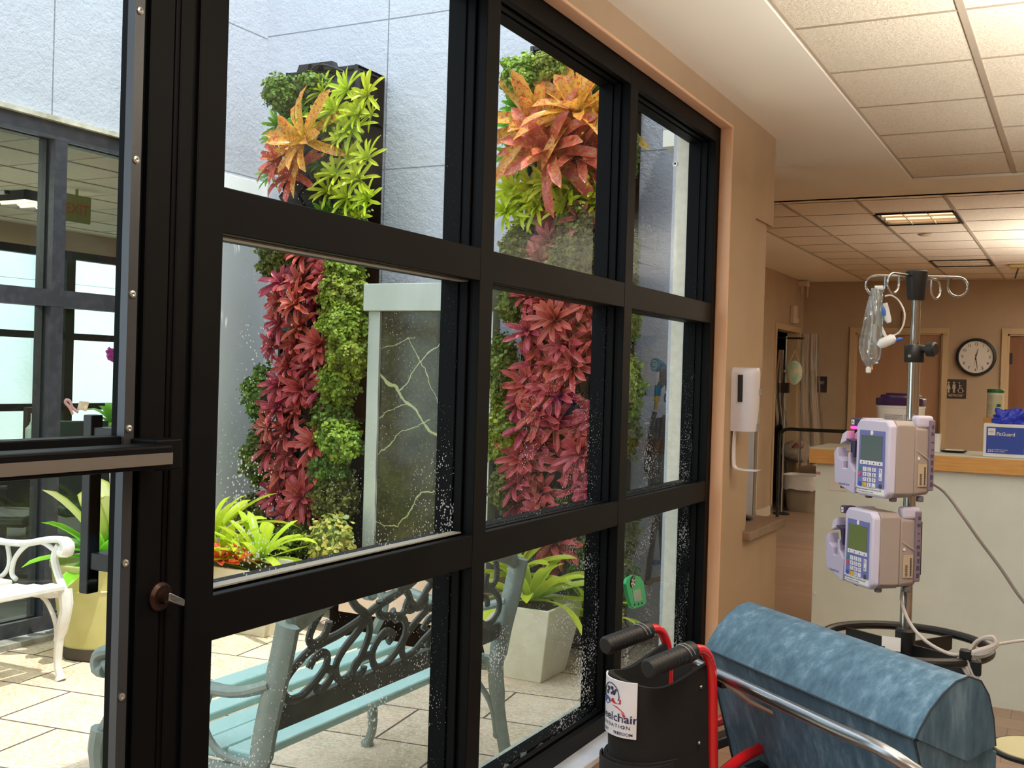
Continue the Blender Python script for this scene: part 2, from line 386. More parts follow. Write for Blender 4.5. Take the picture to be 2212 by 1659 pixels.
# ------------------------------------------------------------------ ceilings
def tiles(name, x0, y0, x1, y1, z, xs, ys, hole=()):
    root = sgroup(name, ((x0+x1)/2, (y0+y1)/2, z))
    b = MB(); xs2 = [x0]+[v for v in xs if x0+.02 < v < x1-.02]+[x1]; ys2 = [y0]+[v for v in ys if y0+.02 < v < y1-.02]+[y1]
    for i in range(len(xs2)-1):
        for j in range(len(ys2)-1):
            if any(abs((xs2[i]+xs2[i+1])/2-h[0]) < .2 and abs((ys2[j]+ys2[j+1])/2-h[1]) < .2 for h in hole): continue
            b.box(xs2[i]+.002, ys2[j]+.002, z+.004, xs2[i+1]-.002, ys2[j+1]-.002, z+.02)
    obj('ceiling_tiles', b, M_TILE, root, smooth=0)
    b = MB()
    for v in xs2: b.box(v-.011, y0, z-.002, v+.011, y1, z+.012)
    for v in ys2: b.box(x0, v-.005, z+.001, x1, v+.005, z+.011)
    obj('ceiling_grid', b, M_GRID, root, smooth=0)
    return root
M, nt, out = new_mat('acoustic_tile'); g = G(nt); p = g.n('BsdfPrincipled'); g.l(p.outputs[0], out.inputs[0]); p.inputs['Roughness'].default_value = .95
v = g.coords('Object'); n1 = g.noise(v, 90, 4, .75); n2 = g.noise(v, 2, 2)
col = g.mix(g.ramp(n1, [(.38, (1, 1, 1, 1)), (.62, (0, 0, 0, 1))]), lin('#d9ccb4'), lin('#e9dfcc')); g.l(col, p.inputs['Base Color']); g.l(g.bump(n1, .9, .006), p.inputs['Normal']); M_TILE = M
M_GRID = mat('ceiling_grid_paint', '#a89a88', .5)
b = MB(); b.box(.05, -3, ZC, .475, 6.85, ZC+.08); b.box(.475, 6.33, ZC, 5, 6.85, ZC+.08); b.box(-.5, 5.06, ZC, .05, 6.85, ZC+.08); b.box(XW, 4.9, ZC+.001, .05, 5.2, ZC+.08)
b.box(-4, 5.8, ZC, -.5, 6.85, ZC+.08)
struct('ceiling', b, M_GYP, smooth=0)
NY = sorted(6.33-.553*i for i in range(17)); NX = [.475+.51*i for i in range(10)]
tiles('ceiling_near_tiles', .475, -3, 5, 6.33, ZC+.012, NX, NY, hole=[(.73, .526), (.73, -1.13), (1.24, 1.632), (2.77, -1.13)])
b = MB(); b.box(-4, 6.85, ZC2, -.96, 13.4, ZC2+.08); struct('ceiling_far_plaster', b, M_GYP, smooth=0)
L1 = (-.03, 8.13, .52, 8.71); L2 = (-.03, 11.22, .52, 11.8)
FX = [-.96, -.515, -.025, .52, 1.07, 1.62, 2.17, 2.72, 3.27, 3.82, 4.37]; FY = [6.95]+[7.52+.565*i for i in range(11)]
tiles('ceiling_far_tiles', -.96, 6.85, 5, 13.3, ZC2, FX, FY, hole=[(.25, 8.37), (.25, 11.5), (1.345, 9.5), (1.345, 12.05)])
b = MB(); b.box(.3, -3, ZC+.2, 5.1, 6.9, ZC+.24); b.box(-4, 5.9, ZC2+.2, 5.1, 13.5, ZC2+.24); struct('roof_inner', b, M_GYP, smooth=0)
b = MB(); b.box(-4, 6.80, ZC, 5, 6.86, ZC2+.1); struct('trim_soffit', b, M_GYP, smooth=0)
def troffer(x0, y0, x1, y1, z, on, label, watts=0):
    t = thing('ceiling_light', label, 'ceiling light', ((x0+x1)/2, (y0+y1)/2, z))
    b = MB(); w = .025
    b.box(x0, y0, z-.006, x0+w, y1, z+.08); b.box(x1-w, y0, z-.006, x1, y1, z+.08); b.box(x0, y0, z-.006, x1, y0+.01, z+.08); b.box(x0, y1-.01, z-.006, x1, y1, z+.08); b.box(x0, y0, z+.075, x1, y1, z+.085)
    obj('frame', b, M_BLKPL, t, smooth=0)
    em = mat('lamp_panel_on', '#f2e6d0', .5, emit=('#ffdfb8', .9)) if on == 1 else (mat('lamp_panel_bright', '#f2e6d0', .5, emit=('#ffe6cc', 6)) if on == 2 else mat('lamp_panel_dim', '#b7a58e', .5, emit=('#c9a98a', .12)))
    b = MB(); nx, ny = 3, 3
    for i in range(3):
        for j in range(3):
            a0, a1 = lerp(x0+w, x1-w, i/3)+.004, lerp(x0+w, x1-w, (i+1)/3)-.004; c0, c1 = lerp(y0+.01, y1-.01, j/3)+.004, lerp(y0+.01, y1-.01, (j+1)/3)-.004
            b.grid(lambda u, v: Vector((lerp(a0, a1, u), lerp(c0, c1, v), z+.012+.03*math.sin(PI*v))), 2, 6)
    obj('diffuser', b, em, t)
    b = MB()
    for i in (1, 2): q = lerp(x0+w, x1-w, i/3); b.box(q-.004, y0, z, q+.004, y1, z+.04)
    for i in (1, 2): q = lerp(y0+.01, y1-.01, i/3); b.box(x0+w, q-.004, z, x1-w, q+.004, z+.04)
    obj('louvre', b, mat('louvre_paint', '#d8c8b0', .4), t, smooth=0)
    if watts:
        l = bpy.data.lights.new('lamp_light', 'AREA'); l.shape = 'RECTANGLE'; l.size = x1-x0-.06; l.size_y = y1-y0-.06; l.energy = watts; l.color = (1.0, .90, .78)
        lo = bpy.data.objects.new('lamp_light', l); COL.objects.link(lo); lo.location = (0, 0, -.012); lo.parent = t
    return t
troffer(*L1, ZC2, 1, 'lit square ceiling light nearest the counter, glowing warm', LAMP*.1)
troffer(*L2, ZC2, 0, 'dim switched-off square ceiling light above the restroom wall')
for k, (x, y, s) in enumerate(((.73, .526, 'over the window side, right above the camera'), (.73, -1.13, 'over the window side, farthest from the counter'), (1.24, 1.632, 'closest to the counter in the near room'), (2.77, -1.13, 'deepest in the near room, away from the windows'))):  # ceiling panels added out of view to raise the near room's brightness
    troffer(x-.255, y-.277, x+.255, y+.277, ZC+.012, 2, 'added unseen ceiling light panel '+s, LAMP*(1 if k < 3 else 1.6))
for k, (x, y) in enumerate(((1.345, 9.5), (1.345, 12.05))):  # two more unseen panels, added to brighten the far area
    troffer(x-.26, y-.28, x+.26, y+.28, ZC2, 2, ('added unseen ceiling light panel to the right of the lit square light', 'added unseen ceiling light panel close to the back wall doors')[k], LAMP*.5)
for k, (x, y) in enumerate(((1.85, 3.1), (3.3, .2), (2.2, 9.6), (2.3, 4.75), (3.6, 11.2))):  # unseen uplights added so the ceiling spreads light like bounced daylight
    t = thing('added_uplighter', ('added unseen black uplighter nearest the recliner', 'added unseen black uplighter deeper in the near room', 'added unseen black uplighter behind the counter', 'added unseen black uplighter just before the counter', 'added unseen black uplighter close to the back wall')[k], 'lamp', (x, y, 0))
    q = MB(); q.lathe([(.14, 0), (.14, .015), (.02, .03), (.012, .04), (.012, 1.72), (.03, 1.74)], (x, y, 0), 28); obj('stand', q, M_BLKPL, t)
    q = MB(); q.lathe([(.03, 1.73), (.10, 1.76), (.17, 1.83), (.175, 1.83), (.10, 1.75), (.02, 1.74)], (x, y, 0), 32); obj('lamp_bowl', q, M_BLKPL, t)
    q = MB(); q.lathe([(.09, 1.765), (.09, 1.768), (1e-5, 1.768)], (x, y, 0), 24); obj('lamp_disc', q, mat('lamp_disc', '#fff4e0', .5, emit=('#ffe9cc', 8)), t)
    l = bpy.data.lights.new('lamp_light', 'AREA'); l.shape = 'DISK'; l.size = .17; l.energy = ADDED_UPLIGHT*(.9, .55, 2.6, .5, 2.4)[k]; l.color = (1, .965, .91)
    lo = bpy.data.objects.new('lamp_light', l); COL.objects.link(lo); lo.location = (0, 0, 1.775); lo.rotation_euler = (PI, 0, 0); lo.parent = t
# ------------------------------------------------------------------ window frame with nine panes
G_TOP = glass('clear_pane', '#f6fcfa', .16, .3); G_MID = glass('speckled_pane', '#f2faf7', .36, .45); G_LOW = glass('wet_pane', '#eef8f4', .5, .5, low=.12)
win = sgroup('window_1', (0, 2.93, .26))
MY = [(1.482, 1.482), (2.432, 2.432), (3.405, 3.405), (4.374, 4.374)]
VB = [2.44, 3.41]
RB = [(.948, 1.028), (1.665, 1.746)]
b = MB()
def bar(b, ax, c, lo, hi, hw):
    "profiled bar: ax 'y' = vertical bar centred at Y=c, ax 'z' = rail centred at Z=c"
    for (x0, x1, k) in ((-.022, 0, 1.0), (-.036, -.022, .72), (-.056, -.036, .98), (-.064, -.056, .8), (-.115, -.064, .95)):
        h = hw*k
        if ax == 'y': b.box(x0, c-h, lo, x1, c+h, hi)
        else: b.box(x0+.0006, lo, c-h, x1-.0008, hi, c+h)
for y in VB: bar(b, 'y', y, .262, 2.467, .034)
for z0, z1 in RB: bar(b, 'z', (z0+z1)/2, 1.47, 4.37, (z1-z0)/2)
bar(b, 'z', .300, 1.47, 4.374, .038); bar(b, 'z', 2.432, 1.47, 4.374, .036); bar(b, 'y', 4.345, .262, 2.467, .03);
obj('window_frame', b, M_BLACK, win, smooth=0, bevel=.0015, seg=1)
yy = [(1.482, 2.41), (2.47, 3.38), (3.44, 4.32)]; zz = [(.33, .955, G_LOW), (1.02, 1.672, G_MID), (1.74, 2.40, G_TOP)]
for (y0, y1) in yy:
    for (z0, z1, gm) in zz:
        b = MB(); b.add([(-.06, y0, z0), (-.06, y1, z0), (-.06, y1, z1), (-.06, y0, z1)], [(0, 1, 2, 3)]); obj('pane', b, gm, win, smooth=0, fixn=False)
# thin pale gasket under the upper rail
b = MB(); b.box(-.058, 1.5, 1.662, -.03, 2.40, 1.6655); b.box(-.058, 1.5, 1.031, -.03, 2.40, 1.034); obj('gasket', b, mat('grey_gasket', '#8d8a80', .5), win, smooth=0)
# ------------------------------------------------------------------ glazed door with its jamb
dr = sgroup('door_4', (0, .8, 0))
b = MB(); b.box(-.12, 1.362, -.03, -.004, 1.478, 3.0); b.box(-.10, 1.37, -.03, .0, 1.40, 3.0); b.box(-.12, 1.41, -.03, .004, 1.478, 2.6)
b.box(-.12, .06, 2.43, .0, 1.4, 2.6); obj('door_jamb', b, M_BLACK, dr, smooth=0, bevel=.002, seg=1)
b = MB(); b.box(-.05, 1.305, 0, -.002, 1.357, 2.42); b.box(-.045, 1.282, 0, -.012, 1.306, 2.42); b.box(-.05, .22, 2.32, -.002, 1.357, 2.42); b.box(-.05, .22, 0, -.002, 1.357, .25); b.box(-.05, .14, 0, -.002, .26, 2.42)
b.box(-.05, .26, 1.262, -.01, 1.30, 1.315)
obj('door_frame', b, M_BLACK, dr, smooth=0, bevel=.002, seg=1)
b = MB(); b.add([(-.03, .25, .24), (-.03, 1.285, .24), (-.03, 1.285, 2.33), (-.03, .25, 2.33)], [(0, 1, 2, 3)]); obj('door_pane', b, glass('door_glass', '#eef7f4', .08, .5), dr, smooth=0, fixn=False)
b = MB(); b.box(-.02, 1.272, .25, -.004, 1.292, 2.32); obj('glazing_bead', b, mat('satin_grey_bead', '#4a4d52', .35, .6), dr, smooth=0)
for z in (1.993, 1.756, 1.542, 1.327, 1.112, .898, .66, 2.2):
    b = MB(); b.lathe([(.0062, 0), (.0062, .002), (.003, .003), (1e-5, .0015)], (-.004, 1.281, z), 12, 'x'); obj('screw', b, mat('zinc_screw', '#b9bbb8', .35, .9), dr)
pb = MB(); pb.box(.02, .2, 1.268, .075, 1.30, 1.305); po = obj('push_bar', pb, M_BLACK, dr, smooth=0, bevel=.004)
b = MB(); b.box(.0745, .2, 1.275, .078, 1.296, 1.293); obj('grey_strip', b, mat('brushed_bronze_strip', '#77736e', .4, .5), po, smooth=0)
b = MB(); b.box(-.004, 1.285, 1.262, .05, 1.345, 1.312); obj('bar_bracket', b, M_BLACK, po, smooth=0, bevel=.003)
b = MB(); b.box(-.115, 1.288, 1.05, -.095, 1.312, 1.345); obj('pull_handle', b, M_BLKPL, dr, smooth=0, bevel=.002)
b = MB(); b.box(-.095, 1.292, 1.09, -.045, 1.34, 1.118); b.box(-.095, 1.292, 1.30, -.045, 1.34, 1.325); obj('pull_bracket', b, M_BLKPL, dr, smooth=0, bevel=.002)
b = MB(); b.lathe([(.024, 0), (.024, .004), (.019, .009), (.012, .009), (.010, .02), (1e-5, .02)], (-.002, 1.355, 1.047), 24, 'x'); lk = obj('lock_cylinder', b, mat('bronze_lock', '#3d2b26', .35, .8), dr)
b = MB(); b.hexa([(.016, 1.352, 1.052), (.024, 1.352, 1.058), (.024, 1.388, 1.040), (.016, 1.388, 1.036), (.016, 1.352, 1.040), (.024, 1.352, 1.044), (.024, 1.388, 1.028), (.016, 1.388, 1.026)]); obj('thumb_turn', b, M_STEEL, lk, bevel=.002)
# windows carry on to the left of the door (out of the frame)
w2 = sgroup('window_2', (0, -1.2, 0)); b = MB()
for y in (.12, -.8, -1.75, -2.7): bar(b, 'y', y, 0, 2.467, .034)
for z in (.3, .99, 1.7, 2.432): bar(b, 'z', z, -2.72, .12, .036)
obj('window_frame', b, M_BLACK, w2, smooth=0)
b = MB(); b.add([(-.06, -2.7, .3), (-.06, .1, .3), (-.06, .1, 2.43), (-.06, -2.7, 2.43)], [(0, 1, 2, 3)]); obj('pane', b, G_TOP, w2, smooth=0, fixn=False)
b = MB(); b.box(XW, -3, 0, .05, -2.74, 2.5); struct('wall_window_end', b, M_TAN, smooth=0)
# ================================================================== the setting, courtyard
M, nt, out = new_mat('clay_pavers'); g = G(nt); p = g.n('BsdfPrincipled'); g.l(p.outputs[0], out.inputs[0]); p.inputs['Roughness'].default_value = .85
br = g.n('TexBrick'); g.l(g.coords('Object', (1, 1, 1), (0, 0, math.radians(-8))), br.inputs[0]); br.inputs['Scale'].default_value = 1; br.offset = .5
br.inputs['Brick Width'].default_value = .60; br.inputs['Row Height'].default_value = .42; br.inputs['Mortar Size'].default_value = .006; br.inputs['Mortar Smooth'].default_value = .3
br.inputs['Color1'].default_value = lin('#e6c8ae'); br.inputs['Color2'].default_value = lin('#dcbb9f'); br.inputs['Mortar'].default_value = lin('#5e4d44')
v = g.coords('Object'); n1 = g.noise(v, 7, 6, .7); n2 = g.noise(v, 60, 4, .7)
c = g.mix(g.ramp(n1, [(.4, (0, 0, 0, 1)), (.68, (.8, .8, .8, 1))]), br.outputs[0], lin('#b09c7a')); c = g.mix(g.ramp(n2, [(.42, (0, 0, 0, 1)), (.6, (.6, .6, .6, 1))]), c, lin('#efe3d6'))
c = g.mix(br.outputs['Fac'], c, lin('#5b4a42')); g.l(c, p.inputs['Base Color'])
hh = g.math('ADD', n2, g.math('MULTIPLY', br.outputs['Fac'], -2.5)); g.l(g.bump(hh, .5, .008), p.inputs['Normal']); M_PAVE = M
b = MB(); b.box(-3.62, -3, ZG-.1, XW, YE, ZG); struct('ground', b, M_PAVE, smooth=0)
b = MB(); b.box(-3.62, YE, ZG-.1, XW-.04, YE+.05, 4.35); struct('wall_end', b, M_EXT, smooth=0)
b = MB(); b.box(XW-.045, YE-.02, ZG, XW-.031, YE, .05); b.box(-3.55, YE-.03, ZG, XW-.03, YE, .07); struct('baseboard_courtyard', b, mat('brown_plinth', '#8d7a64', .85, 0, '#6f6250', 20, bump=.3), smooth=0)
b = MB(); b.box(-3.62, -3, 2.70, -3.55, YE, 4.35); b.box(-3.62, 4.95, ZG, -3.55, YE, 2.7)
struct('wall_opposite', b, M_EXT2, smooth=0)
b = MB(); b.box(-3.62, -3.1, ZG, XW, -3.0, 1.1); struct('wall_courtyard_near', b, M_EXT, smooth=0)
b = MB(); b.box(-3.55, 5.06, ZG, -3.515, YE, 2.655); struct('trim_pilaster', b, mat('white_pilaster_paint', '#f4f6f6', .8, bump=.1, bscale=60), smooth=0, bevel=.004)
# opposite glazing
M_WEATH = mat('weathered_black_frame', '#33343a', .45, 0, '#4a4750', 22, contrast=(.45, .8), bump=.05)
w = sgroup('window_3', (-3.6, 2.5, ZG)); b = MB()
def obar(b, ax, c, lo, hi, hw):
    for (x0, x1, k) in ((-3.53, -3.555, 1), (-3.555, -3.60, .7), (-3.60, -3.66, .95)):
        h = hw*k
        if ax == 'y': b.box(x0, c-h, lo, x1, c+h, hi)
        else: b.box(x0+.001, lo, c-h, x1-.001, hi, c+h)
for y in (4.92, 4.10, 3.1, 2.1, 1.1, .1, -.9): obar(b, 'y', y, ZG, 2.7, .04)
for z in (2.655, 1.77, .03): obar(b, 'z', z, -1, 4.95, .045)
obj('window_frame', b, M_WEATH, w, smooth=0)
G_OPP = glass('green_tinted_pane', '#e2f2ec', .0, .8, .015)
for (y0, y1) in ((-.86, .06), (.14, 1.06), (1.14, 2.06), (2.14, 3.06), (3.14, 4.07), (4.14, 4.88)):
    for (z0, z1) in ((.07, 1.73), (1.81, 2.62)):
        b = MB(); b.add([(-3.58, y0, z0), (-3.58, y1, z0), (-3.58, y1, z1), (-3.58, y0, z1)], [(0, 1, 2, 3)]); obj('pane', b, G_OPP, w, smooth=0, fixn=False)
b = MB(); b.box(-3.55, -1, 2.70, -3.50, 4.96, 2.725); struct('trim_opposite_head', b, mat('stained_cream_trim', '#d8d2bf', .7, 0, '#a9a28c', 9), smooth=0)
b = MB(); b.box(-3.55, -1, ZG, -3.42, 4.9, 0.0); struct('trim_opposite_kerb', b, mat('stained_concrete_kerb', '#b8b2ae', .8, 0, '#6b6b60', 9, bump=.3), smooth=0)
# the room beyond
b = MB(); b.box(-8.0, -3, -.1, -3.66, 9, -.02); struct('floor_opposite', b, mat('dark_carpet', '#4a5050', .9), smooth=0)
b = MB(); b.box(-8.0, -3, 2.78, -3.66, 9, 2.84); oc = struct('ceiling_opposite', b, M_GYP, smooth=0)
tiles('ceiling_opposite_tiles', -7.6, -3, -4.1, 9, 2.765, [-7.6+.58*i for i in range(7)], [-3+.58*i for i in range(21)])
for k, (x, y) in enumerate(((-6.3, 6.15), (-5.57, 2.8), (-6.9, 4.5))): troffer(x-.28, y-.28, x+.28, y+.28, 2.70, 2, ('ceiling light across the courtyard nearest the exit sign', 'ceiling light across the courtyard farthest from the exit sign', 'ceiling light across the courtyard deepest in the room')[k], LAMP*4)
b = MB(); b.box(-8.0, 9, 0, -3.66, 9.1, 2.8); b.box(-8.1, -3, 2.58, -7.98, 9.1, 2.8); b.box(-8.1, -3, 0, -7.98, 7.0, 2.8); struct('wall_opposite_back', b, M_TAN, smooth=0)
w = sgroup('window_4', (-8, 8, 0)); b = MB()
for y, h in ((7.04, .05), (8.02, .055), (9.0, .05)): b.box(-8.08, y-h, 0, -8.0, y+h, 2.58)
for z, h in ((2.54, .04), (1.70, .035), (.97, .035), (.3, .05)): b.box(-8.08, 7, z-h, -8.0, 9, z+h)
obj('window_frame', b, M_BLACK, w, smooth=0)
b = MB(); b.add([(-8.04, 7, .3), (-8.04, 9, .3), (-8.04, 9, 2.55), (-8.04, 7, 2.55)], [(0, 1, 2, 3)]); obj('pane', b, glass('second_pane', '#eef9f9', 0), w, smooth=0, fixn=False)
b = MB(); b.box(-9.9, 4, -.1, -9.8, 14, 4.2); b.box(-9.8, 11.5, -.1, -8.1, 11.6, 4.2); b.box(-9.8, 9.0, 0, -9.6, 9.25, 4.2); struct('wall_second_courtyard', b, stucco('bright_white_stucco', '#f0f3f5', (2.4,), (), 0, .4), smooth=0)
b = MB(); b.box(-9.8, 4, -.1, -8.1, 11.5, 0); struct('ground_second_courtyard', b, M_PAVE, smooth=0)
# ================================================================== courtyard planting
R = random.Random(7)
def strap(mb, base, d0, up, L, w, droop, nseg=7, cup=.25, twist=0, tipr=.5):
    "one strap leaf: starts at base along d0, bends towards -up; uv along the leaf"
    if mb.uv is None: mb.uv = []
    d = d0.normalized(); side = d.cross(up)
    if side.length < 1e-3: side = d.orthogonal()
    side.normalize()
    if twist: side = Matrix.Rotation(twist, 3, d) @ side
    p = base.copy(); st = L/nseg; vs = []; uv = []
    for i in range(nseg+1):
        t = i/nseg
        ww = w*(.55+.45*min(1, t*3.2)) if t < .72 else w*math.sqrt(max(0, 1-((t-.72)/.285)**2))
        if i == nseg: ww = w*.08
        n = side.cross(d).normalized()
        vs += [p-side*ww*.5+n*ww*cup, p-side*ww*.25+n*ww*cup*.25, p, p+side*ww*.25+n*ww*cup*.25, p+side*ww*.5+n*ww*cup]
        uv += [(0, t), (.25, t), (.5, t), (.75, t), (1, t)]
        p = p+d*st
        ax = side; d = (Matrix.Rotation(-droop/nseg*(.5+t), 3, ax) @ d).normalized()
    fs = [(i*5+k, i*5+k+1, (i+1)*5+k+1, (i+1)*5+k) for i in range(nseg) for k in range(4)]
    mb.add(vs, fs); mb.uv += uv
def rosette(n, L, w, droop=.9, a0=12, a1=82, seed=1, nseg=6, cup=.22, jl=.2):
    "leaves spiral about +z"
    r = random.Random(seed); mb = MB(); mb.uv = []; ga = 2.39996
    for i in range(n):
        t = (i+.5)/n; az = i*ga+r.uniform(-.25, .25); el = math.radians(lerp(a0, a1, t**.8)+r.uniform(-8, 8))
        d = Vector((math.cos(az)*math.sin(el), math.sin(az)*math.sin(el), math.cos(el)))
        rad = Vector((math.cos(az), math.sin(az), 0))
        l = L*(lerp(.62, 1.0, min(1, t*1.6)))*(1+r.uniform(-jl, jl*.6))
        strap(mb, rad*.006*L/.15, d, Vector((0, 0, 1)), l, w*r.uniform(.85, 1.12), droop*r.uniform(.4, 1.25), nseg, cup, r.uniform(-.3, .3))
    return mb
def rosette_mesh(name, mb, m):
    me = bpy.data.meshes.new(name); me.from_pydata([tuple(v) for v in mb.v], [], mb.f); me.materials.append(m)
    me.polygons.foreach_set('use_smooth', [True]*len(me.polygons)); u = me.uv_layers.new(name='uv')
    for lp in me.loops: u.data[lp.index].uv = mb.uv[lp.vertex_index]
    return me
LF = dict(
    red=leaf('red_leaf', '#8f3235', '#c14a50', edge='#d87a68', trans=.3, rough=.25, var=.2),
    dark=leaf('dark_red_leaf', '#7a3a34', '#a85450', edge='#b8705f', trans=.25, rough=.25, var=.2),
    lime=leaf('lime_leaf', '#a0b424', '#cdd833', edge='#cfd63e', trans=.45, rough=.3, var=.18),
    green=leaf('green_leaf', '#4f8a22', '#7cb52a', trans=.4, rough=.3, var=.18),
    speck=leaf('speckled_leaf', '#dcca3a', '#e3b04c', speck='#c94a3a', trans=.35, rough=.25, var=.14),
    speckd=leaf('speckled_red_leaf', '#b8503c', '#cc5f50', speck='#c9a24a', trans=.3, rough=.25, var=.14),
    strap=leaf('yellow_green_leaf', '#a9c22e', '#d2e040', edge='#d5e24e', trans=.45, rough=.28, var=.1),
    sed=leaf('small_round_leaf', '#6f8c2e', '#a3b23c', trans=.4, rough=.5, var=.2),
    sedg=leaf('small_green_leaf', '#47661f', '#7d9632', trans=.4, rough=.5, var=.2),
    olive=leaf('olive_moss_leaf', '#55602c', '#7c8134', trans=.35, rough=.6, var=.2),
    vari=leaf('variegated_leaf', '#6e8a34', '#d8cf6a', edge='#efe6a8', trans=.4, rough=.4, var=.25),
    pot=leaf('broad_green_leaf', '#4f9a2c', '#8fd03a', edge='#a8dc50', trans=.45, rough=.28, var=.1),
    redpot=leaf('red_centre_leaf', '#d8433a', '#e8513e', edge='#c8d23c', trans=.4, rough=.3, var=.1),
)
RM = {}
for k, v in dict(red=(20, .155, .034, 1.0, 10, 84), dark=(18, .14, .032, .9, 10, 84), lime=(18, .16, .024, .8, 8, 86), green=(18, .15, .022, .9, 8, 86),
                 speck=(20, .34, .062, .95, 12, 94), speckd=(19, .29, .055, 1.1, 12, 92)).items():
    RM[k] = [rosette_mesh('bromeliad_mesh', rosette(v[0], v[1], v[2], v[3], v[4], v[5], seed=s*13+len(k)), LF[k]) for s in range(3)]
def mound(seed, sx, sy, sz, m, leafsize=.013, n=900, stems=0):
    "a bushy cushion of tiny round leaves over a lumpy core, spilling away from the wall (-y)"
    r = random.Random(seed); mb = MB(); mb.uv = []
    def surf(a, e):
        d = Vector((math.cos(a)*math.cos(e), -abs(math.sin(a))*math.cos(e), math.sin(e)))
        k = 1+.38*noise.noise(d*3.1+Vector((seed*3.7, 0, 0)))+.16*noise.noise(d*8.3+Vector((seed, 5, 0)))
        return Vector((d.x*sx*k, d.y*sy*k, d.z*sz*k)), d
    nu, nv = 16, 12
    b0 = len(mb.v); vs = []
    for i in range(nu+1):
        for j in range(nv+1):
            p, d = surf(PI+PI*i/nu, -PI/2+PI*j/nv); vs.append(p*.86)
    mb.add(vs, [(i*(nv+1)+j, (i+1)*(nv+1)+j, (i+1)*(nv+1)+j+1, i*(nv+1)+j+1) for i in range(nu) for j in range(nv)]); mb.uv += [(.5, .05)]*len(vs)
    for _ in range(n):
        p, d = surf(r.uniform(PI, 2*PI), math.asin(r.uniform(-1, 1))); p = p*r.uniform(.86, 1.12)
        nn = (d+Vector((r.uniform(-.9, .9), r.uniform(-.9, .9), r.uniform(-.3, 1.1)))).normalized(); a = nn.orthogonal().normalized(); a = Matrix.Rotation(r.uniform(0, 6.28), 3, nn) @ a; c = nn.cross(a)
        s = leafsize*r.uniform(.55, 1.25)
        q = [p+a*s, p+a*s*.4+c*s*.7, p-a*s*.6+c*s*.5, p-a*s*.9, p-a*s*.6-c*s*.5, p+a*s*.4-c*s*.7]
        mb.add(q, [(0, 1, 2, 3, 4, 5)]); t = r.random(); mb.uv += [(.5, t)]*6
    return mb
WORDS = ['topmost', 'second', 'third', 'fourth', 'fifth', 'sixth', 'seventh', 'eighth', 'ninth', 'tenth', 'eleventh', 'twelfth', 'thirteenth', 'fourteenth', 'fifteenth', 'sixteenth', 'seventeenth', 'eighteenth', 'nineteenth', 'twentieth', 'twenty-first', 'twenty-second', 'twenty-third', 'twenty-fourth', 'twenty-fifth', 'twenty-sixth', 'twenty-seventh', 'twenty-eighth', 'twenty-ninth', 'thirtieth', 'thirty-first', 'thirty-second', 'thirty-third', 'thirty-fourth']
KN = dict(red='glossy red bromeliad', dark='dark red bromeliad', lime='small yellow-green bromeliad', green='small bright green bromeliad', speck='large orange speckled bromeliad', speckd='large red speckled bromeliad')
def planting(where, lst, Y0, tilt=-.25):
    by = {}
    for it in lst: by.setdefault(it[2], []).append(it)
    grp = []
    for k, items in by.items():
        if len(items) <= 6: grp.append((k, items, '')); continue
        items.sort(key=lambda q: q[0]+.03*q[1]); n = 3 if len(items) > 24 else 2
        for c in range(n):
            grp.append((k, items[len(items)*c//n:len(items)*(c+1)//n], (('left', 'right') if n == 2 else ('left', 'middle', 'right'))[c]))
    for k, items, colm in grp:
        items.sort(key=lambda q: q[1]); wh = ('the %s column of ' % colm if colm else '')
        for i, it in enumerate(items):
            px, py = it[0], it[1]; sc = it[3] if len(it) > 3 else 1
            big = k in ('speck', 'speckd'); Yp = Y0-(.06 if big else .0)+R.uniform(-.05, .05)
            if len(it) > 4: Yp += it[4]
            p = at_y(px, py, Yp)
            o = bpy.data.objects.new('bromeliad', R.choice(RM[k])); COL.objects.link(o)
            ax = Vector((R.uniform(-.35, .35)+(-.15 if px < 1100 else 0), -1, R.uniform(.1, .75))).normalized()
            q = ax.to_track_quat('Z', 'Y'); o.rotation_mode = 'QUATERNION'
            o.rotation_quaternion = q @ Vector((0, 0, 1)).rotation_difference(Vector((0, 0, 1))) @ Matrix.Rotation(R.uniform(0, 6.28), 3, 'Z').to_quaternion()
            o.location = p+Vector((0, .05*sc, 0)); o.scale = (sc,)*3
            pos = 'topmost' if i == 0 else ('lowest' if i == len(items)-1 else WORDS[i])
            if len(items) == 1: lab = '%s on the %s green wall' % (KN[k], where)
            elif colm: lab = '%s %s, %s in its %s column on the %s green wall' % (KN[k].replace('bromeliad', '').strip(), 'bromeliad', pos if pos in ('topmost', 'lowest') else pos+' down', colm, where)
            else: lab = '%s, %s of its kind on the %s green wall' % (KN[k], pos if pos in ('topmost', 'lowest') else pos+' from the top', where)
            tag(o, lab, 'bromeliad', '%ss on the %s green wall' % (KN[k], where))
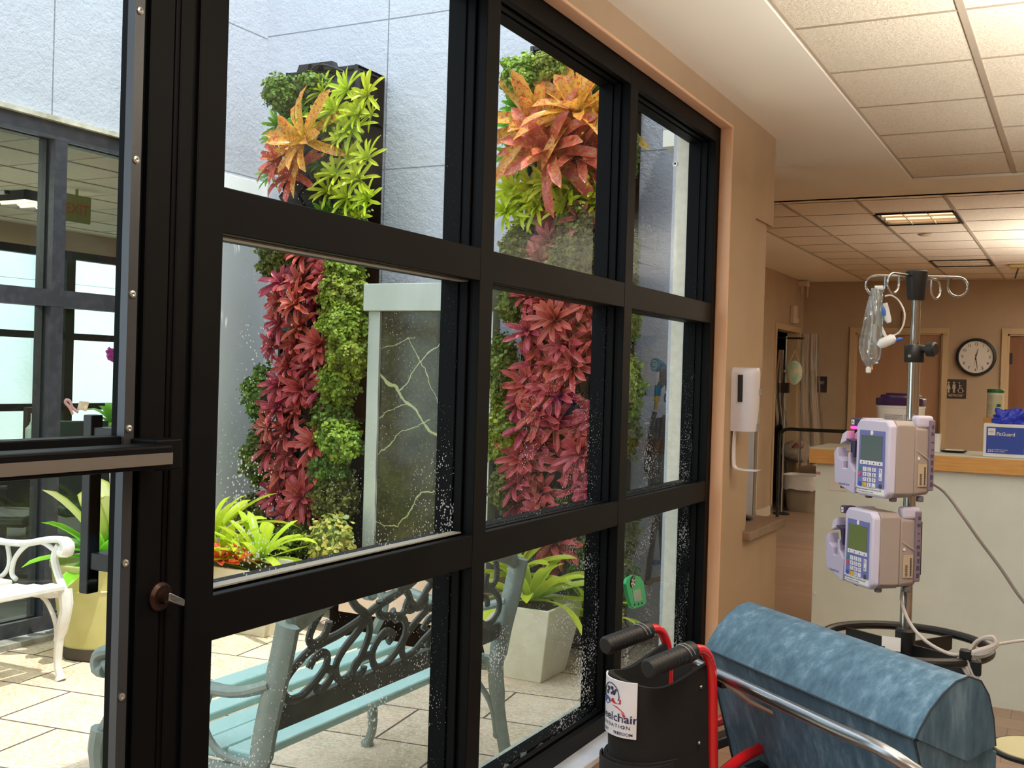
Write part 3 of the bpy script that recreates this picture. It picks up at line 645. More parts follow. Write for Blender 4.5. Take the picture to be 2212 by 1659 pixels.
T1 = [(648, 300, 'speck', 1.0), (628, 372, 'speckd', .85, .08), (600, 340, 'speckd', .7, .1),
      (620, 240, 'green', 1.0, .1), (592, 268, 'green', .9, .1), (640, 262, 'green', .9), (660, 215, 'green', .9, .1), (585, 300, 'green', .8, .1), (690, 350, 'green', 1.0, .1), (700, 455, 'green', 1, .1), (580, 375, 'green', .9, .15),
      (690, 195, 'lime', 1.0, .05), (740, 190, 'lime', 1), (785, 200, 'lime', 1), (715, 235, 'lime', 1, -.05), (765, 240, 'lime', 1.05, -.04), (690, 255, 'lime', .95), (795, 245, 'lime', .8), (750, 275, 'lime', 1), (725, 300, 'lime', .8),
      (745, 345, 'lime', 1), (785, 340, 'lime', .95), (715, 375, 'lime', 1, -.04), (765, 385, 'lime', 1, -.03), (740, 425, 'lime', 1, -.02), (785, 430, 'lime', .85), (700, 410, 'lime', .9), (765, 465, 'lime', .9),
      (660, 520, 'red', .9), (690, 555, 'red', 1), (645, 545, 'red', .9), (700, 590, 'red', .95, -.02), (600, 610, 'red', 1), (640, 610, 'red', 1, -.05), (680, 630, 'red', .9), (595, 650, 'red', .95), (630, 655, 'red', 1, -.06), (670, 670, 'red', .9), (598, 695, 'red', 1), (640, 705, 'red', .9),
      (585, 742, 'red', .95), (630, 745, 'red', 1, -.04), (680, 745, 'red', 1.1, -.07), (660, 790, 'red', 1.05, -.06), (615, 790, 'red', .9), (700, 790, 'red', .9), (600, 830, 'red', 1), (640, 840, 'red', 1.05, -.04), (690, 840, 'red', .95), (590, 880, 'red', 1), (635, 885, 'red', 1), (575, 920, 'red', .9), (610, 935, 'red', 1),
      (575, 970, 'red', 1.05, -.02), (620, 980, 'red', 1), (670, 960, 'red', 1.15, -.06), (690, 1000, 'red', 1.05, -.05), (600, 1020, 'red', 1), (640, 1025, 'red', 1), (590, 1075, 'red', 1.05), (640, 1075, 'red', 1.05, -.05), (680, 1055, 'red', 1), (620, 1110, 'red', .95), (660, 1105, 'red', .95), (620, 1145, 'dark', .9, -.02)]
T2 = [(1155, 262, 'speck', 1.1, .05), (1240, 235, 'speck', 1.12, .03), (1275, 262, 'speck', .9, .1), (1180, 320, 'speckd', 1.15, -.03), (1245, 330, 'speckd', 1.0, .05), (1285, 350, 'speckd', .8, .08),
      (1160, 190, 'green', 1.1, .1), (1130, 250, 'green', 1, .1), (1100, 270, 'green', 1.1, .1), (1112, 230, 'green', .9, .1), (1215, 185, 'green', 1.1, .1), (1270, 200, 'green', 1, .1), (1105, 330, 'green', 1, .1), (1125, 345, 'green', .9, .1), (1230, 370, 'green', 1, .1),
      (1100, 410, 'lime', 1.1), (1140, 400, 'lime', 1), (1180, 395, 'lime', 1.1, -.04), (1225, 400, 'lime', 1), (1255, 420, 'lime', 1.1, -.05), (1290, 395, 'lime', 1), (1285, 440, 'lime', .9), (1120, 440, 'lime', 1), (1085, 455, 'lime', .9), (1130, 478, 'lime', .8), (1215, 440, 'lime', .9), (1155, 440, 'lime', .9),
      (1190, 470, 'dark', 1.1), (1180, 520, 'dark', 1.1), (1210, 540, 'dark', .9), (1160, 560, 'dark', .9), (1200, 575, 'dark', .95), (1245, 470, 'dark', .9), (1280, 470, 'dark', .9), (1170, 590, 'dark', .9),
      (1130, 640, 'red', .9), (1170, 650, 'red', 1), (1210, 640, 'red', 1), (1260, 650, 'red', 1), (1290, 680, 'red', 1), (1190, 690, 'red', 1.05, -.05), (1240, 700, 'red', 1), (1135, 715, 'red', .9), (1165, 740, 'red', 1), (1215, 740, 'red', 1.1, -.06), (1265, 735, 'red', 1), (1290, 755, 'red', .9), (1150, 785, 'red', 1), (1190, 790, 'red', 1), (1235, 790, 'red', 1.05, -.04),
      (1130, 830, 'red', 1), (1175, 840, 'red', 1), (1200, 855, 'red', 1.05, -.05), (1120, 870, 'red', .9), (1155, 890, 'red', 1), (1190, 915, 'red', 1.1, -.06), (1130, 920, 'red', 1), (1250, 930, 'red', .95), (1280, 900, 'red', .9), (1160, 960, 'red', .95), (1250, 980, 'red', 1.1, -.05), (1220, 1000, 'red', 1),
      (1120, 990, 'red', 1.1, -.05), (1150, 1020, 'red', 1), (1270, 1020, 'red', 1), (1110, 1045, 'red', 1), (1160, 1065, 'red', 1), (1250, 1050, 'red', 1.05), (1120, 1090, 'red', .95), (1160, 1110, 'red', .9), (1275, 1060, 'red', .8),
      (1190, 1178, 'red', 1, -.05), (1225, 1185, 'red', 1.1, -.1), (1210, 1215, 'red', .9, -.05)]
def tower(where, x0, x1, y0, y1, ztop, label):
    t = thing('green_wall', label, 'green wall', ((x0+x1)/2, y1, ZG))
    b = MB(); b.box(x0, y0+.05, ZG, x1, y1, ztop-.02)
    obj('back_panel', b, M_BLKPL, t, smooth=0, bevel=.008)
    b = MB(); b.box(x1-.02, y0+.02, ZG, x1, y1, ztop); b.box(x0, y0+.02, ZG, x0+.02, y1, ztop); b.box(x0, y0+.03, ztop-.025, x1, y1, ztop); obj('side_rail', b, M_BLKPL, t, smooth=0, bevel=.004)
    n = 15
    for k in range(n):
        z = lerp(.12, ztop-.25, k/(n-1)); b = MB()
        for j in range(3):
            a, c = lerp(x0+.02, x1-.02, j/3)+.01, lerp(x0+.02, x1-.02, (j+1)/3)-.01
            b.add([(a, y0+.05, z), (c, y0+.05, z), (c, y0-.05, z+.09), (a, y0-.05, z+.09), (a, y0+.05, z+.2), (c, y0+.05, z+.2), (c, y0-.04, z+.10), (a, y0-.04, z+.10)], [(0, 3, 2, 1), (3, 7, 6, 2), (0, 4, 7, 3), (1, 2, 6, 5), (4, 5, 6, 7)])
        obj('pocket_row', b, mat('grey_black_pocket', '#26282b', .35, 0, '#383b3e', 8), t, smooth=0)
    b = MB()
    for k in range(3): xx = lerp(x0+.1, x1-.2, k/3); b.prism([(0, 0), (.13, 0), (.11, .05), (.02, .05)], lambda u, v, w_: Vector((xx+u, y0+.0+w_, ztop-.02+v)), 0, .05)
    obj('top_clip', b, M_BLKPL, t, smooth=0)
    b = MB(); b.tube(smooth_path([(x0+.12, y0+.02, ztop-.08), (x0+.28, y0-.02, ztop+.01), (x0+.45, y0+.02, ztop-.04), (x1-.12, y0, ztop-.05)]), .006, 8); obj('drip_tube', b, M_BLKPL, t)
    return t
tower('left', -3.12, -2.58, 5.40, 5.72, 3.27, 'tall black planter panel carrying lime bromeliads at top, on the left')
tower('right', -1.41, -.86, 5.38, 5.70, 3.24, 'tall black planter panel carrying orange speckled bromeliads, on the right')
planting('left', T1, 5.27); planting('right', T2, 5.22)
def mounds(where, lst, Y0):
    lst = sorted(lst, key=lambda q: q[1])
    for i, (px, py, sx, sz, k, dy) in enumerate(lst):
        mb = mound(i*7+len(where), sx, .16, sz, LF[k], .012 if k != 'vari' else .017, int(2600*sx*sz/.018) if k != 'vari' else 700)
        p = at_y(px, py, Y0+dy)
        me = rosette_mesh('trailing_plant_mesh', mb, LF[k]); o = bpy.data.objects.new('trailing_plant', me); COL.objects.link(o); o.location = p
        kk = dict(sed='bright yellow-green', sedg='fresh green', olive='dull olive', vari='cream and green')[k]
        side = 'right' if px > (690 if where == 'left' else 1230) else 'left'
        pos = 'topmost' if i == 0 else ('lowest' if i == len(lst)-1 else WORDS[i]+' from the top')
        tag(o, '%s small-leaved cushion plant, %s on the %s green wall, %s side' % (kk, pos, where, side), 'trailing plant', 'small-leaved cushion plants on the %s green wall' % where)
mounds('left', [(618, 205, .10, .10, 'sedg', .05), (690, 185, .10, .06, 'sedg', .1), (745, 300, .12, .10, 'sedg', .12), (765, 470, .10, .1, 'sedg', .1), (608, 555, .10, .15, 'olive', .05), (755, 575, .12, .13, 'sed', .0), (750, 640, .14, .14, 'sed', -.02), (755, 700, .14, .15, 'sed', -.04), (765, 765, .13, .14, 'sed', -.02), (742, 830, .11, .12, 'sed', .0),
                (575, 850, .09, .16, 'sedg', .08), (730, 905, .12, .10, 'sedg', .0), (745, 950, .13, .13, 'sed', -.02), (725, 1010, .12, .15, 'sedg', .02), (572, 985, .09, .16, 'sedg', .08), (735, 1075, .13, .14, 'olive', .02), (560, 1110, .10, .13, 'olive', .05), (725, 1180, .14, .18, 'vari', -.22), (585, 1165, .12, .12, 'olive', -.02), (650, 1160, .12, .1, 'sedg', 0)], 5.32)
mounds('right', [(1138, 172, .12, .12, 'sed', .03), (1215, 150, .14, .11, 'sed', .05), (1265, 490, .13, .12, 'olive', .03), (1255, 555, .15, .14, 'olive', .0), (1130, 545, .09, .13, 'olive', .05), (1118, 660, .07, .1, 'sedg', .05), (1364, 330, .045, .14, 'sedg', .0), (1364, 560, .045, .15, 'sedg', .0), (1366, 690, .05, .12, 'sed', -.03), (1362, 840, .075, .17, 'sed', -.05), (1360, 930, .06, .12, 'olive', -.03), (1095, 800, .07, .18, 'sedg', .04), (1098, 935, .10, .18, 'sed', .03), (1105, 1050, .08, .12, 'olive', .03), (1200, 1110, .14, .12, 'olive', .05), (1350, 1130, .07, .16, 'olive', -.03), (1300, 1150, .18, .14, 'olive', .03), (1290, 1230, .2, .16, 'sedg', .0), (1345, 1260, .06, .14, 'olive', -.1)], 5.3)
# ------------------------------------------------------------------ fountain
M, nt, out = new_mat('green_veined_marble'); g = G(nt); p = g.n('BsdfPrincipled'); g.l(p.outputs[0], out.inputs[0]); p.inputs['Roughness'].default_value = .12
v = g.coords('Object'); n1 = g.noise(v, 4, 6, .65); n2 = g.noise(v, 45, 5, .8)
col = g.ramp(n1, [(.3, lin('#1f1e15')), (.5, lin('#383622')), (.72, lin('#504e32'))]); col = g.mix(g.ramp(n2, [(.5, (0, 0, 0, 1)), (.7, (.4, .4, .4, 1))]), col, lin('#75724e'))
sepm = g.n('SeparateXYZ'); dn = g.n('TexNoise'); dn.inputs['Scale'].default_value = 7; dn.inputs['Detail'].default_value = 5; vo_ = g.coords('Object'); g.l(vo_, dn.inputs[0])
adm = g.n('VectorMath', operation='MULTIPLY_ADD'); g.l(dn.outputs[1], adm.inputs[0]); adm.inputs[1].default_value = (.10, .10, .10); g.l(vo_, adm.inputs[2]); g.l(adm.outputs[0], sepm.inputs[0])
FX_, FZ_ = -1.87+.05-.05, ZG+.05
vv = None
for (ax, az), (bx_, bz_), wd in (((-2.25, 1.60), (-1.78, 1.15), .0075), ((-2.06, 1.42), (-1.80, 1.70), .0035), ((-2.22, 1.25), (-1.99, 1.36), .0025), ((-2.226, 1.01), (-2.07, 1.17), .003), ((-2.07, 1.17), (-1.83, 1.27), .0025), ((-1.78, .884), (-1.92, .823), .005), ((-1.92, .823), (-2.02, .646), .004), ((-2.02, .646), (-2.21, .684), .003), ((-1.99, 1.73), (-1.70, 1.20), .0025), ((-1.76, 1.14), (-1.56, .86), .006), ((-1.75, 1.62), (-1.57, 1.30), .003), ((-2.2, 1.66), (-1.95, 1.74), .002), ((-1.9, .6), (-1.6, .42), .003), ((-2.18, .5), (-1.9, .38), .003)):
    ax -= FX_; bx_ -= FX_; az -= FZ_; bz_ -= FZ_; dx, dz = bx_-ax, bz_-az; L2 = dx*dx+dz*dz
    px_ = g.math('SUBTRACT', sepm.outputs[0], ax); pz_ = g.math('SUBTRACT', sepm.outputs[2], az)
    t_ = g.math('DIVIDE', g.math('ADD', g.math('MULTIPLY', px_, dx), g.math('MULTIPLY', pz_, dz)), L2); t_ = g.math('MINIMUM', g.math('MAXIMUM', t_, 0.0), 1.0)
    qx = g.math('SUBTRACT', px_, g.math('MULTIPLY', t_, dx)); qz = g.math('SUBTRACT', pz_, g.math('MULTIPLY', t_, dz))
    dist = g.math('SQRT', g.math('ADD', g.math('MULTIPLY', qx, qx), g.math('MULTIPLY', qz, qz))); s_ = g.math('LESS_THAN', dist, wd); vv = s_ if vv is None else g.math('MAXIMUM', vv, s_)
col = g.mix(g.math('MULTIPLY', vv, .8), col, lin('#b5ba84')); g.l(col, p.inputs['Base Color']); M_MARB = M
M_PALE = mat('pale_satin_metal', '#c6cbc2', .42, .35, '#b9bfb6', 3, (1, 1, .2))
ft = thing('wall_fountain', 'tall veined green marble water wall in a pale metal frame over a stone basin', 'fountain', (-1.87, 5.25, ZG))
b = MB(); b.box(-2.33, 5.20, 1.775, -1.50, 5.36, 1.93); obj('header_box', b, M_PALE, ft, smooth=0, bevel=.004)
b = MB(); b.box(-2.315, 5.235, .28, -2.235, 5.32, 1.775); b.box(-1.555, 5.235, .28, -1.50, 5.32, 1.775); obj('frame_post', b, M_PALE, ft, smooth=0, bevel=.003)
b = MB(); b.box(-2.235, 5.255, .28, -1.555, 5.29, 1.775); obj('marble_panel', b, M_MARB, ft, smooth=0)
M_BASIN = mat('pink_stone', '#e8cdb8', .75, 0, '#dcbfa9', 8, bump=.1)
b = MB(); x0, x1, y0, y1 = -2.34, -1.42, 4.98, 5.40; b.box(x0, y0, ZG, x1, y0+.06, .34); b.box(x0, y1-.06, ZG, x1, y1, .34); b.box(x0, y0, ZG, x0+.06, y1, .34); b.box(x1-.06, y0, ZG, x1, y1, .34); b.box(x0, y0, ZG, x1, y1, .1)
obj('basin', b, M_BASIN, ft, smooth=0)
b = MB(); b.box(x0+.06, y0+.06, .25, x1-.06, y1-.06, .27); obj('water', b, mat('basin_water', '#6f8078', .05, spec=.8), ft, smooth=0)
# ------------------------------------------------------------------ planters
M_PLANT = mat('weathered_white_planter', '#e8e1cf', .5, 0, '#d6cfb8', 5, bump=.04)
def tapered(name, label, c, hb, ht, h, group=None, m=None):
    t = thing(name, label, 'planter', (c[0], c[1], ZG), group=group)
    (bx, by), (tx, ty) = hb, ht; b = MB(); X, Y, z0, z1 = c[0], c[1], ZG, ZG+h
    ring = lambda hx, hy, z: [(X-hx, Y-hy, z), (X+hx, Y-hy, z), (X+hx, Y+hy, z), (X-hx, Y+hy, z)]
    vs = ring(bx, by, z0)+ring(tx, ty, z1)+ring(tx-.02, ty-.02, z1)+ring(tx-.03, ty-.03, z1-.04); fs = [(3, 2, 1, 0)]
    for k in range(3): fs += [(k*4+i, k*4+(i+1) % 4, (k+1)*4+(i+1) % 4, (k+1)*4+i) for i in range(4)]
    b.add(vs, fs); obj('box', b, m or M_PLANT, t, smooth=0, bevel=.004)
    b = MB(); b.grid(lambda u, v: Vector((lerp(X-tx+.025, X+tx-.025, u), lerp(Y-ty+.025, Y+ty-.025, v), z1-.035+.03*noise.noise(Vector((u*6, v*6, X))))), 10, 10); obj('soil', b, mat('dark_soil', '#3a2c22', .95, 0, '#5a4632', 30), t)
    return t
tapered('planter', 'white tapered square planter standing near the window', (-1.05, 4.87), (.14, .14), (.205, .205), .36)
tapered('planter', 'cream rectangular planter standing below the left green wall', (-2.86, 4.86), (.30, .17), (.36, .22), .36)
RB_ = [rosette_mesh('strap_mesh', rosette(22, .40, .045, 1.2, 6, 84, s, 9, .18, .18), LF['strap']) for s in (3, 8, 21)]
RR_ = [rosette_mesh('red_rosette_mesh', rosette(14, .15, .035, .8, 8, 75, s, 6, .2), LF['redpot']) for s in (5, 9)]
def potplant(me, p, sc, rot, label, cat='bromeliad', group=None, tilt=(0, 0), name='potted_bromeliad'):
    o = bpy.data.objects.new(name, me); COL.objects.link(o); o.location = p; o.rotation_euler = (tilt[0], tilt[1], rot); o.scale = (sc,)*3; tag(o, label, cat, group); return o
potplant(RB_[0], (-1.04, 4.86, .33), 1.12, .4, 'large lime strap-leaved bromeliad in the white tapered planter', tilt=(.1, .08))
potplant(RB_[1], (-1.2, 4.98, .42), 1.0, 2.1, 'smaller lime bromeliad behind the back of the white tapered planter', tilt=(-.15, -.25))
potplant(RB_[2], (-.80, 5.08, .22), .7, 1.1, 'low lime bromeliad between the white planter and the right green wall')
potplant(RB_[1], (-2.70, 4.80, .36), 1.12, .0, 'lime bromeliad at the fountain end of the cream planter', tilt=(.05, 0))
potplant(RB_[0], (-3.10, 4.86, .44), 1.15, 1.7, 'lime bromeliad at the corner end of the cream planter', tilt=(-.1, -.05))
potplant(RB_[2], (-2.92, 4.72, .34), .95, 2.9, 'lime bromeliad at the front edge of the cream planter', tilt=(.35, -.1))
potplant(RR_[0], (-2.86, 4.66, .36), 1.0, .3, 'orange-red bromeliad rosette in the middle of the cream planter', tilt=(.3, 0))
potplant(RR_[1], (-2.74, 4.68, .37), .85, 1.2, 'smaller red-centred bromeliad nearest the fountain in the cream planter', tilt=(.3, .2))
potplant(RR_[1], (-3.02, 4.62, .33), .7, 2.2, 'small pink-tipped bromeliad at the front of the cream planter', tilt=(.5, -.2))
# yellow pot
yp = thing('flower_pot', 'large round yellow-green pot with a dark base ring, in the courtyard corner', 'flower pot', (-3.02, 3.97, ZG))
b = MB(); b.lathe([(.165, .05), (.19, .2), (.215, .36), (.225, .44), (.235, .455), (.235, .475), (.22, .475), (.21, .44)], (-3.02, 3.97, ZG), 40); b.lathe([(.213, .345), (.218, .35), (.214, .355)], (-3.02, 3.97, ZG), 40)
obj('pot', b, mat('yellow_glaze', '#d3c98a', .35, 0, '#bdb873', 4, bump=.03), yp)
b = MB(); b.lathe([(.14, 0), (.165, .005), (.172, .06), (.16, .062)], (-3.02, 3.97, ZG), 40); obj('base_ring', b, mat('dark_pot_base', '#4b4238', .7), yp)
b = MB(); b.lathe([(1e-5, .44), (.212, .435)], (-3.02, 3.97, ZG), 24); obj('soil', b, MATS['dark_soil'], yp)
mb = MB(); mb.uv = []; r = random.Random(4)
for i in range(16):
    az = i*2.4; el = math.radians(lerp(20, 95, i/16)); strap(mb, Vector((0, 0, 0)), Vector((math.cos(az)*math.sin(el), math.sin(az)*math.sin(el), math.cos(el))), Vector((0, 0, 1)), r.uniform(.26, .36), .085, r.uniform(.8, 1.5), 8, .15)
potplant(rosette_mesh('broad_mesh', mb, LF['pot']), (-3.0, 3.95, .44), 1.05, .4, 'broad glossy green leaves arching over the yellow pot', 'potted plant', name='potted_plant')
mb = rosette(9, .44, .10, .5, 8, 34, 12, 8, .3); potplant(rosette_mesh('cream_mesh', mb, leaf('cream_striped_leaf', '#c4cc62', '#e0dfa0', edge='#a9bd3c', trans=.4, rough=.3)), (-3.0, 4.0, .46), 1.15, .8, 'tall upright pale cream-green bromeliad in the yellow pot', name='potted_bromeliad')
b = MB(); b.box(-3.36, 4.35, ZG, -3.1, 4.62, .02); 
# ------------------------------------------------------------------ benches
M_IRON = mat('grey_green_iron', '#929b95', .45, .1, '#848e87', 20); M_IROND = mat('backlit_scroll_iron', '#4c504b', .5, .1, '#41443f', 18)  # scroll iron colour darkened to paint in the backlit shade of the bench back
M_MINT = mat('mint_slat', '#c0e2de', .42, 0, '#b6dad5', 6); M_BW = mat('white_bench_paint', '#eceae6', .4, 0, '#dcd8d0', 12)
def bench(label, loc, rotz, mi, mb_, ms, mrail, L=1.27):
    "local: x along the bench (-L/2..L/2), y front(-)/back(+)"
    t = thing('garden_bench', label, 'bench', loc, rotz, world=False)
    h = L/2
    for k in range(5):
        b = MB(); y = lerp(-.26, .21, k/4); z = .405+.012*abs(k-2)**1.2*(1 if k < 4 else .8); b.box(-h, y-.045, z-.012, h, y+.045, z+.014); obj('seat_slat', b, ms, t, bevel=.006)
    b = MB(); b.box(-h, .285, .502, h, .315, .562); obj('back_rail', b, mrail, t, bevel=.004)
    b = MB()
    top = [(-h, .365, .79)]+[(x*h, .372, .79+.125*math.cos(x*PI/2)**.9) for x in [i/10 for i in range(-9, 10)]]+[(h, .365, .79)]
    b.tube(top, .03, 8, flat=(Vector((0, 0, 1)), 1.0, .45)); obj('top_rail', b, mi, t)
    for s in (-1, 1):
        e = MB(); X = s*(h+.02)
        e.tube(smooth_path([(X, .375, .80), (X, .35, .68), (X, .318, .55), (X, .30, .45), (X, .29, .38), (X, .315, .2), (X, .36, .0)]), [.034]*13+[.03]*6+[.024]*6, 8, flat=(Vector((1, 0, 0)), .62, 1.05)) 
        e.tube(smooth_path([(X, .31, .40), (X, .1, .385), (X, -.15, .385), (X, -.28, .41)]), .022, 8, flat=(Vector((1, 0, 0)), .7, 1))
        obj('end_frame', e, mi, t)
        e = MB(); e.tube(smooth_path([(X, .33, .64), (X, .2, .60), (X, .0, .605), (X, -.15, .635), (X, -.25, .645), (X, -.292, .625), (X, -.288, .592), (X, -.26, .59)]), [.02]*17+[.026]*7+[.028]*5, 10, flat=(Vector((1, 0, 0)), 1.3, .8)); e.ball((X, -.262, .602), .026, 8)
        e.tube(smooth_path([(X, -.235, .62), (X, -.205, .56), (X, -.235, .48), (X, -.28, .41)]), .018, 8)
        e.tube(smooth_path([(X, -.21, .59), (X, -.12, .622), (X, -.02, .60), (X, .06, .53), (X, .08, .455), (X, .05, .43)]), .012, 8)
        e.tube(smooth_path([(X, .12, .60), (X, .1, .5), (X, .16, .43), (X, .28, .42)]), .011, 8)
        obj('armrest', e, mi, t)
        e = MB(); e.tube(smooth_path([(X, -.28, .42), (X, -.29, .33), (X, -.255, .2), (X, -.245, .08), (X, -.265, .012), (X, -.27, .0)]), [.032]*4+[.028]*4+[.02]*4+[.018]*4+[.026]*5, 10); obj('leg', e, mi, t)
        e = MB(); e.tube(smooth_path([(X, -.235, .19), (X, -.22, .27), (X, -.15, .36), (X, -.05, .385)]), .011, 8); e.ball((X, -.238, .185), .017, 6)
        e.tube(smooth_path([(X, .30, .15), (X, .27, .26), (X, .17, .36), (X, .05, .385)]), .011, 8); e.ball((X, .305, .145), .017, 6); obj('leg_brace', e, mi, t)
    # cast scroll panel
    st = [[(840, 970), (740, 1000), (655, 930), (670, 790), (760, 640), (870, 520), (1000, 440), (1150, 360), (1340, 225), (1460, 120), (1640, 0), (1800, -130), (1900, -280)],
          [(840, 970), (940, 860), (1040, 700), (1050, 590), (990, 550), (915, 610), (880, 700)],
          [(1005, 255), (1000, 330), (960, 420), (880, 470), (830, 420), (845, 320), (875, 230), (930, 120), (960, 20)],
          [(1420, 480), (1435, 330), (1380, 200), (1260, 120), (1180, 30), (1170, -90), (1240, -180)], [(1400, 215), (1300, 370), (1195, 530), (1150, 680), (1205, 810), (1290, 780), (1370, 640), (1420, 480)],
          [(1000, 840), (990, 895), (1050, 890), (1115, 800), (1120, 720), (1050, 700)], [(1440, 680), (1430, 730), (1370, 775), (1340, 730), (1345, 650), (1420, 585), (1500, 570)],
          [(1640, 450), (1680, 380), (1600, 350), (1530, 440), (1500, 560), (1550, 680), (1640, 670), (1740, 540), (1800, 380), (1780, 260), (1700, 205), (1540, 205), (1490, 160), (1480, 60)],
          [(1780, 40), (1755, 130), (1830, 140), (1910, 30), (1950, -60), (2050, -200)],
          [(1970, 330), (2010, 240), (2070, 225), (2075, 330), (1990, 440), (1910, 550), (1830, 590), (1790, 500), (1810, 390), (1880, 270), (2000, 130), (2180, 30)],
          [(2040, 500), (2060, 430), (2110, 400), (2120, 330), (2170, 320)], [(1940, 0), (1950, 100), (2010, 130), (2060, 20)]]
    b = MB()
    def place(cx, cy):
        w3 = at_x(440+cx/4.254, 1280+cy/4.254, -.52); return (2.915-w3.y, w3.z-ZG)   # along bench, height
    for flip in (0, 1):
        for k, s_ in enumerate(st):
            pp = [place(*q) for q in s_]
            if flip: pp = [(-a, z) for a, z in pp]
            if flip and k in (7, 9, 10): continue
            P3 = [Vector((a*.97, .30+.07*(z-.5)/.35, z)) for a, z in pp if True]
            P3 = [q for q in P3 if q.z < .79+.11*max(0, math.cos(q.x/.635*PI/2))]
            if len(P3) > 2: b.tube(smooth_path(P3, 3), .0125, 8, flat=(Vector((0, 1, 0)), .75, 1.05))
    o = obj('scroll_panel', b, mrail if mrail is not mi else mi, t)
    return t
bench('mint slatted garden bench with a scrolled iron back, right outside the window', (-.83, 2.915, ZG), -PI/2, M_IRON, M_IRON, M_MINT, M_IROND)
bench('white painted garden bench standing against the opposite glazing', (-3.05, 2.89, ZG), PI/2, M_BW, M_BW, M_BW, M_BW)
# ================================================================== things indoors
# ---- reception counter
ct = thing('reception_counter', 'long pale reception counter with a maple edge band, behind the pole', 'counter', (1.3, 5.6, 0))
b = MB(); b.box(.20, 5.43, 0, 3.2, 5.80, 1.05); obj('front_panel', b, M_LAM, ct, smooth=0)
b = MB(); b.box(.172, 5.395, 1.052, 3.25, 5.84, 1.122); obj('edge_band', b, M_WOODBAND, ct, smooth=0, bevel=.002)
b = MB(); b.box(.174, 5.397, 1.122, 3.248, 5.838, 1.128); obj('worktop', b, mat('grey_worktop', '#cfd4cc', .35), ct, smooth=0)
b = MB(); b.lathe([(1e-5, -.006), (.006, -.006), (.009, 0)], (.212, 5.43, .418), 16, 'y'); obj('bumper_knob', b, M_WHITE, ct)
b = MB(); b.box(.200, 5.4285, .995, .222, 5.43, 1.008); obj('small_sticker', b, mat('sticker_pink', '#c48f9a', .6), ct, smooth=0)
tg = MB(); tg.box(.265, 5.427, .925, .35, 5.4295, .985); tgo = tag(obj('asset_tag', tg, M_PAPER, None, smooth=0), 'white barcode tag stuck on the counter front beside the upper pump', 'tag')
b = MB()
for i in range(9): b.box(.318+i*.0025, 5.4262, .938, .319+i*.0025+(i % 3)*.0005, 5.4268, .95)
text_mb(b, '74029', .010, lambda u, v: Vector((.315+u, 5.4262, .966+v)), 'LEFT'); obj('print', b, M_INK, tgo, smooth=0, fixn=False)
# ---- back counter with canister
bc = thing('back_counter', 'second maple-topped counter standing behind the reception counter', 'counter', (1.4, 7.5, 0))
b = MB(); b.box(.86, 7.25, 0, 2.4, 7.8, 1.222); obj('body', b, M_LAM, bc, smooth=0)
b = MB(); b.box(.805, 7.2, 1.222, 2.5, 7.85, 1.262); obj('top', b, M_WOODBAND, bc, smooth=0)
cn = thing('wipes_canister', 'white wipes canister with a green lid, behind the glove box', 'canister', (.862, 7.32, 1.263))
b = MB(); b.lathe([(.046, 0), (.048, .005), (.048, .145), (.046, .15)], (.862, 7.32, 1.263), 28); obj('can', b, M_WHITE, cn)
b = MB(); b.lathe([(.049, .15), (.0495, .155), (.0495, .168), (.047, .172), (1e-5, .172)], (.862, 7.32, 1.263), 28); obj('lid', b, mat('green_lid', '#1f7a45', .4), cn)
b = MB(); cyl = lambda a, z, r=.0486: Vector((.862+r*math.sin(a), 7.32-r*math.cos(a), 1.263+z))
b.grid(lambda u, v: cyl(lerp(-.2, 1.1, u), lerp(.01, .135, v)), 10, 2); b.grid(lambda u, v: cyl(lerp(-1.3, -.25, u), lerp(.02, .14, v)), 10, 2); lb = obj('label', b, mat('pale_green_label', '#d5dbc4', .6), cn, fixn=False)
b = MB(); b.grid(lambda u, v: cyl(lerp(.2, .75, u), lerp(.065, .082, v), .0489), 6, 1); obj('green_band', b, MATS['green_lid'], lb, fixn=False)
b = MB()
for z in (.13, .122, .112, .104, .075, .067, .06, .05): b.grid(lambda u, v: cyl(lerp(-1.1, -.25 if int(z*1000) % 3 else -.5, u), z+v*.002, .0489), 6, 1)
obj('small_print', b, mat('grey_print', '#8d8f8e', .6), lb, fixn=False)
# ---- big wipes tub
tb = thing('wipes_tub', 'large white wipes tub with a deep purple lid behind the upper pump', 'tub', (.56, 5.60, 1.129)); c0 = Vector((.56, 5.60, 1.129))
def sq(r, z, n=40, e=3.2, cc=c0): return [cc+Vector((r*math.copysign(abs(math.cos(t))**(2/e), math.cos(t)), r*math.copysign(abs(math.sin(t))**(2/e), math.sin(t)), z)) for t in [2*PI*(k+.5)/n for k in range(n)]]
def loft(b, rings, cap=True):
    n = len(rings[0]); vs = [p for r_ in rings for p in r_]; fs = [(i*n+k, i*n+(k+1) % n, (i+1)*n+(k+1) % n, (i+1)*n+k) for i in range(len(rings)-1) for k in range(n)]
    if cap: fs += [tuple(range(n-1, -1, -1)), tuple((len(rings)-1)*n+k for k in range(n))]
    return b.add(vs, fs)
b = MB(); loft(b, [sq(.095, 0), sq(.10, .01), sq(.106, .20), sq(.109, .202), sq(.109, .212), sq(.106, .214), sq(.106, .222)]); obj('tub', b, M_WHITE, tb)
b = MB(); loft(b, [sq(.112, .214), sq(.113, .216), sq(.113, .245), sq(.110, .249), sq(.095, .250), sq(.093, .262), sq(.085, .266)]); b.box(.50, 5.52, 1.129+.262, .62, 5.60, 1.129+.272); obj('lid', b, mat('purple_lid', '#3b1c4f', .25), tb, bevel=.001)
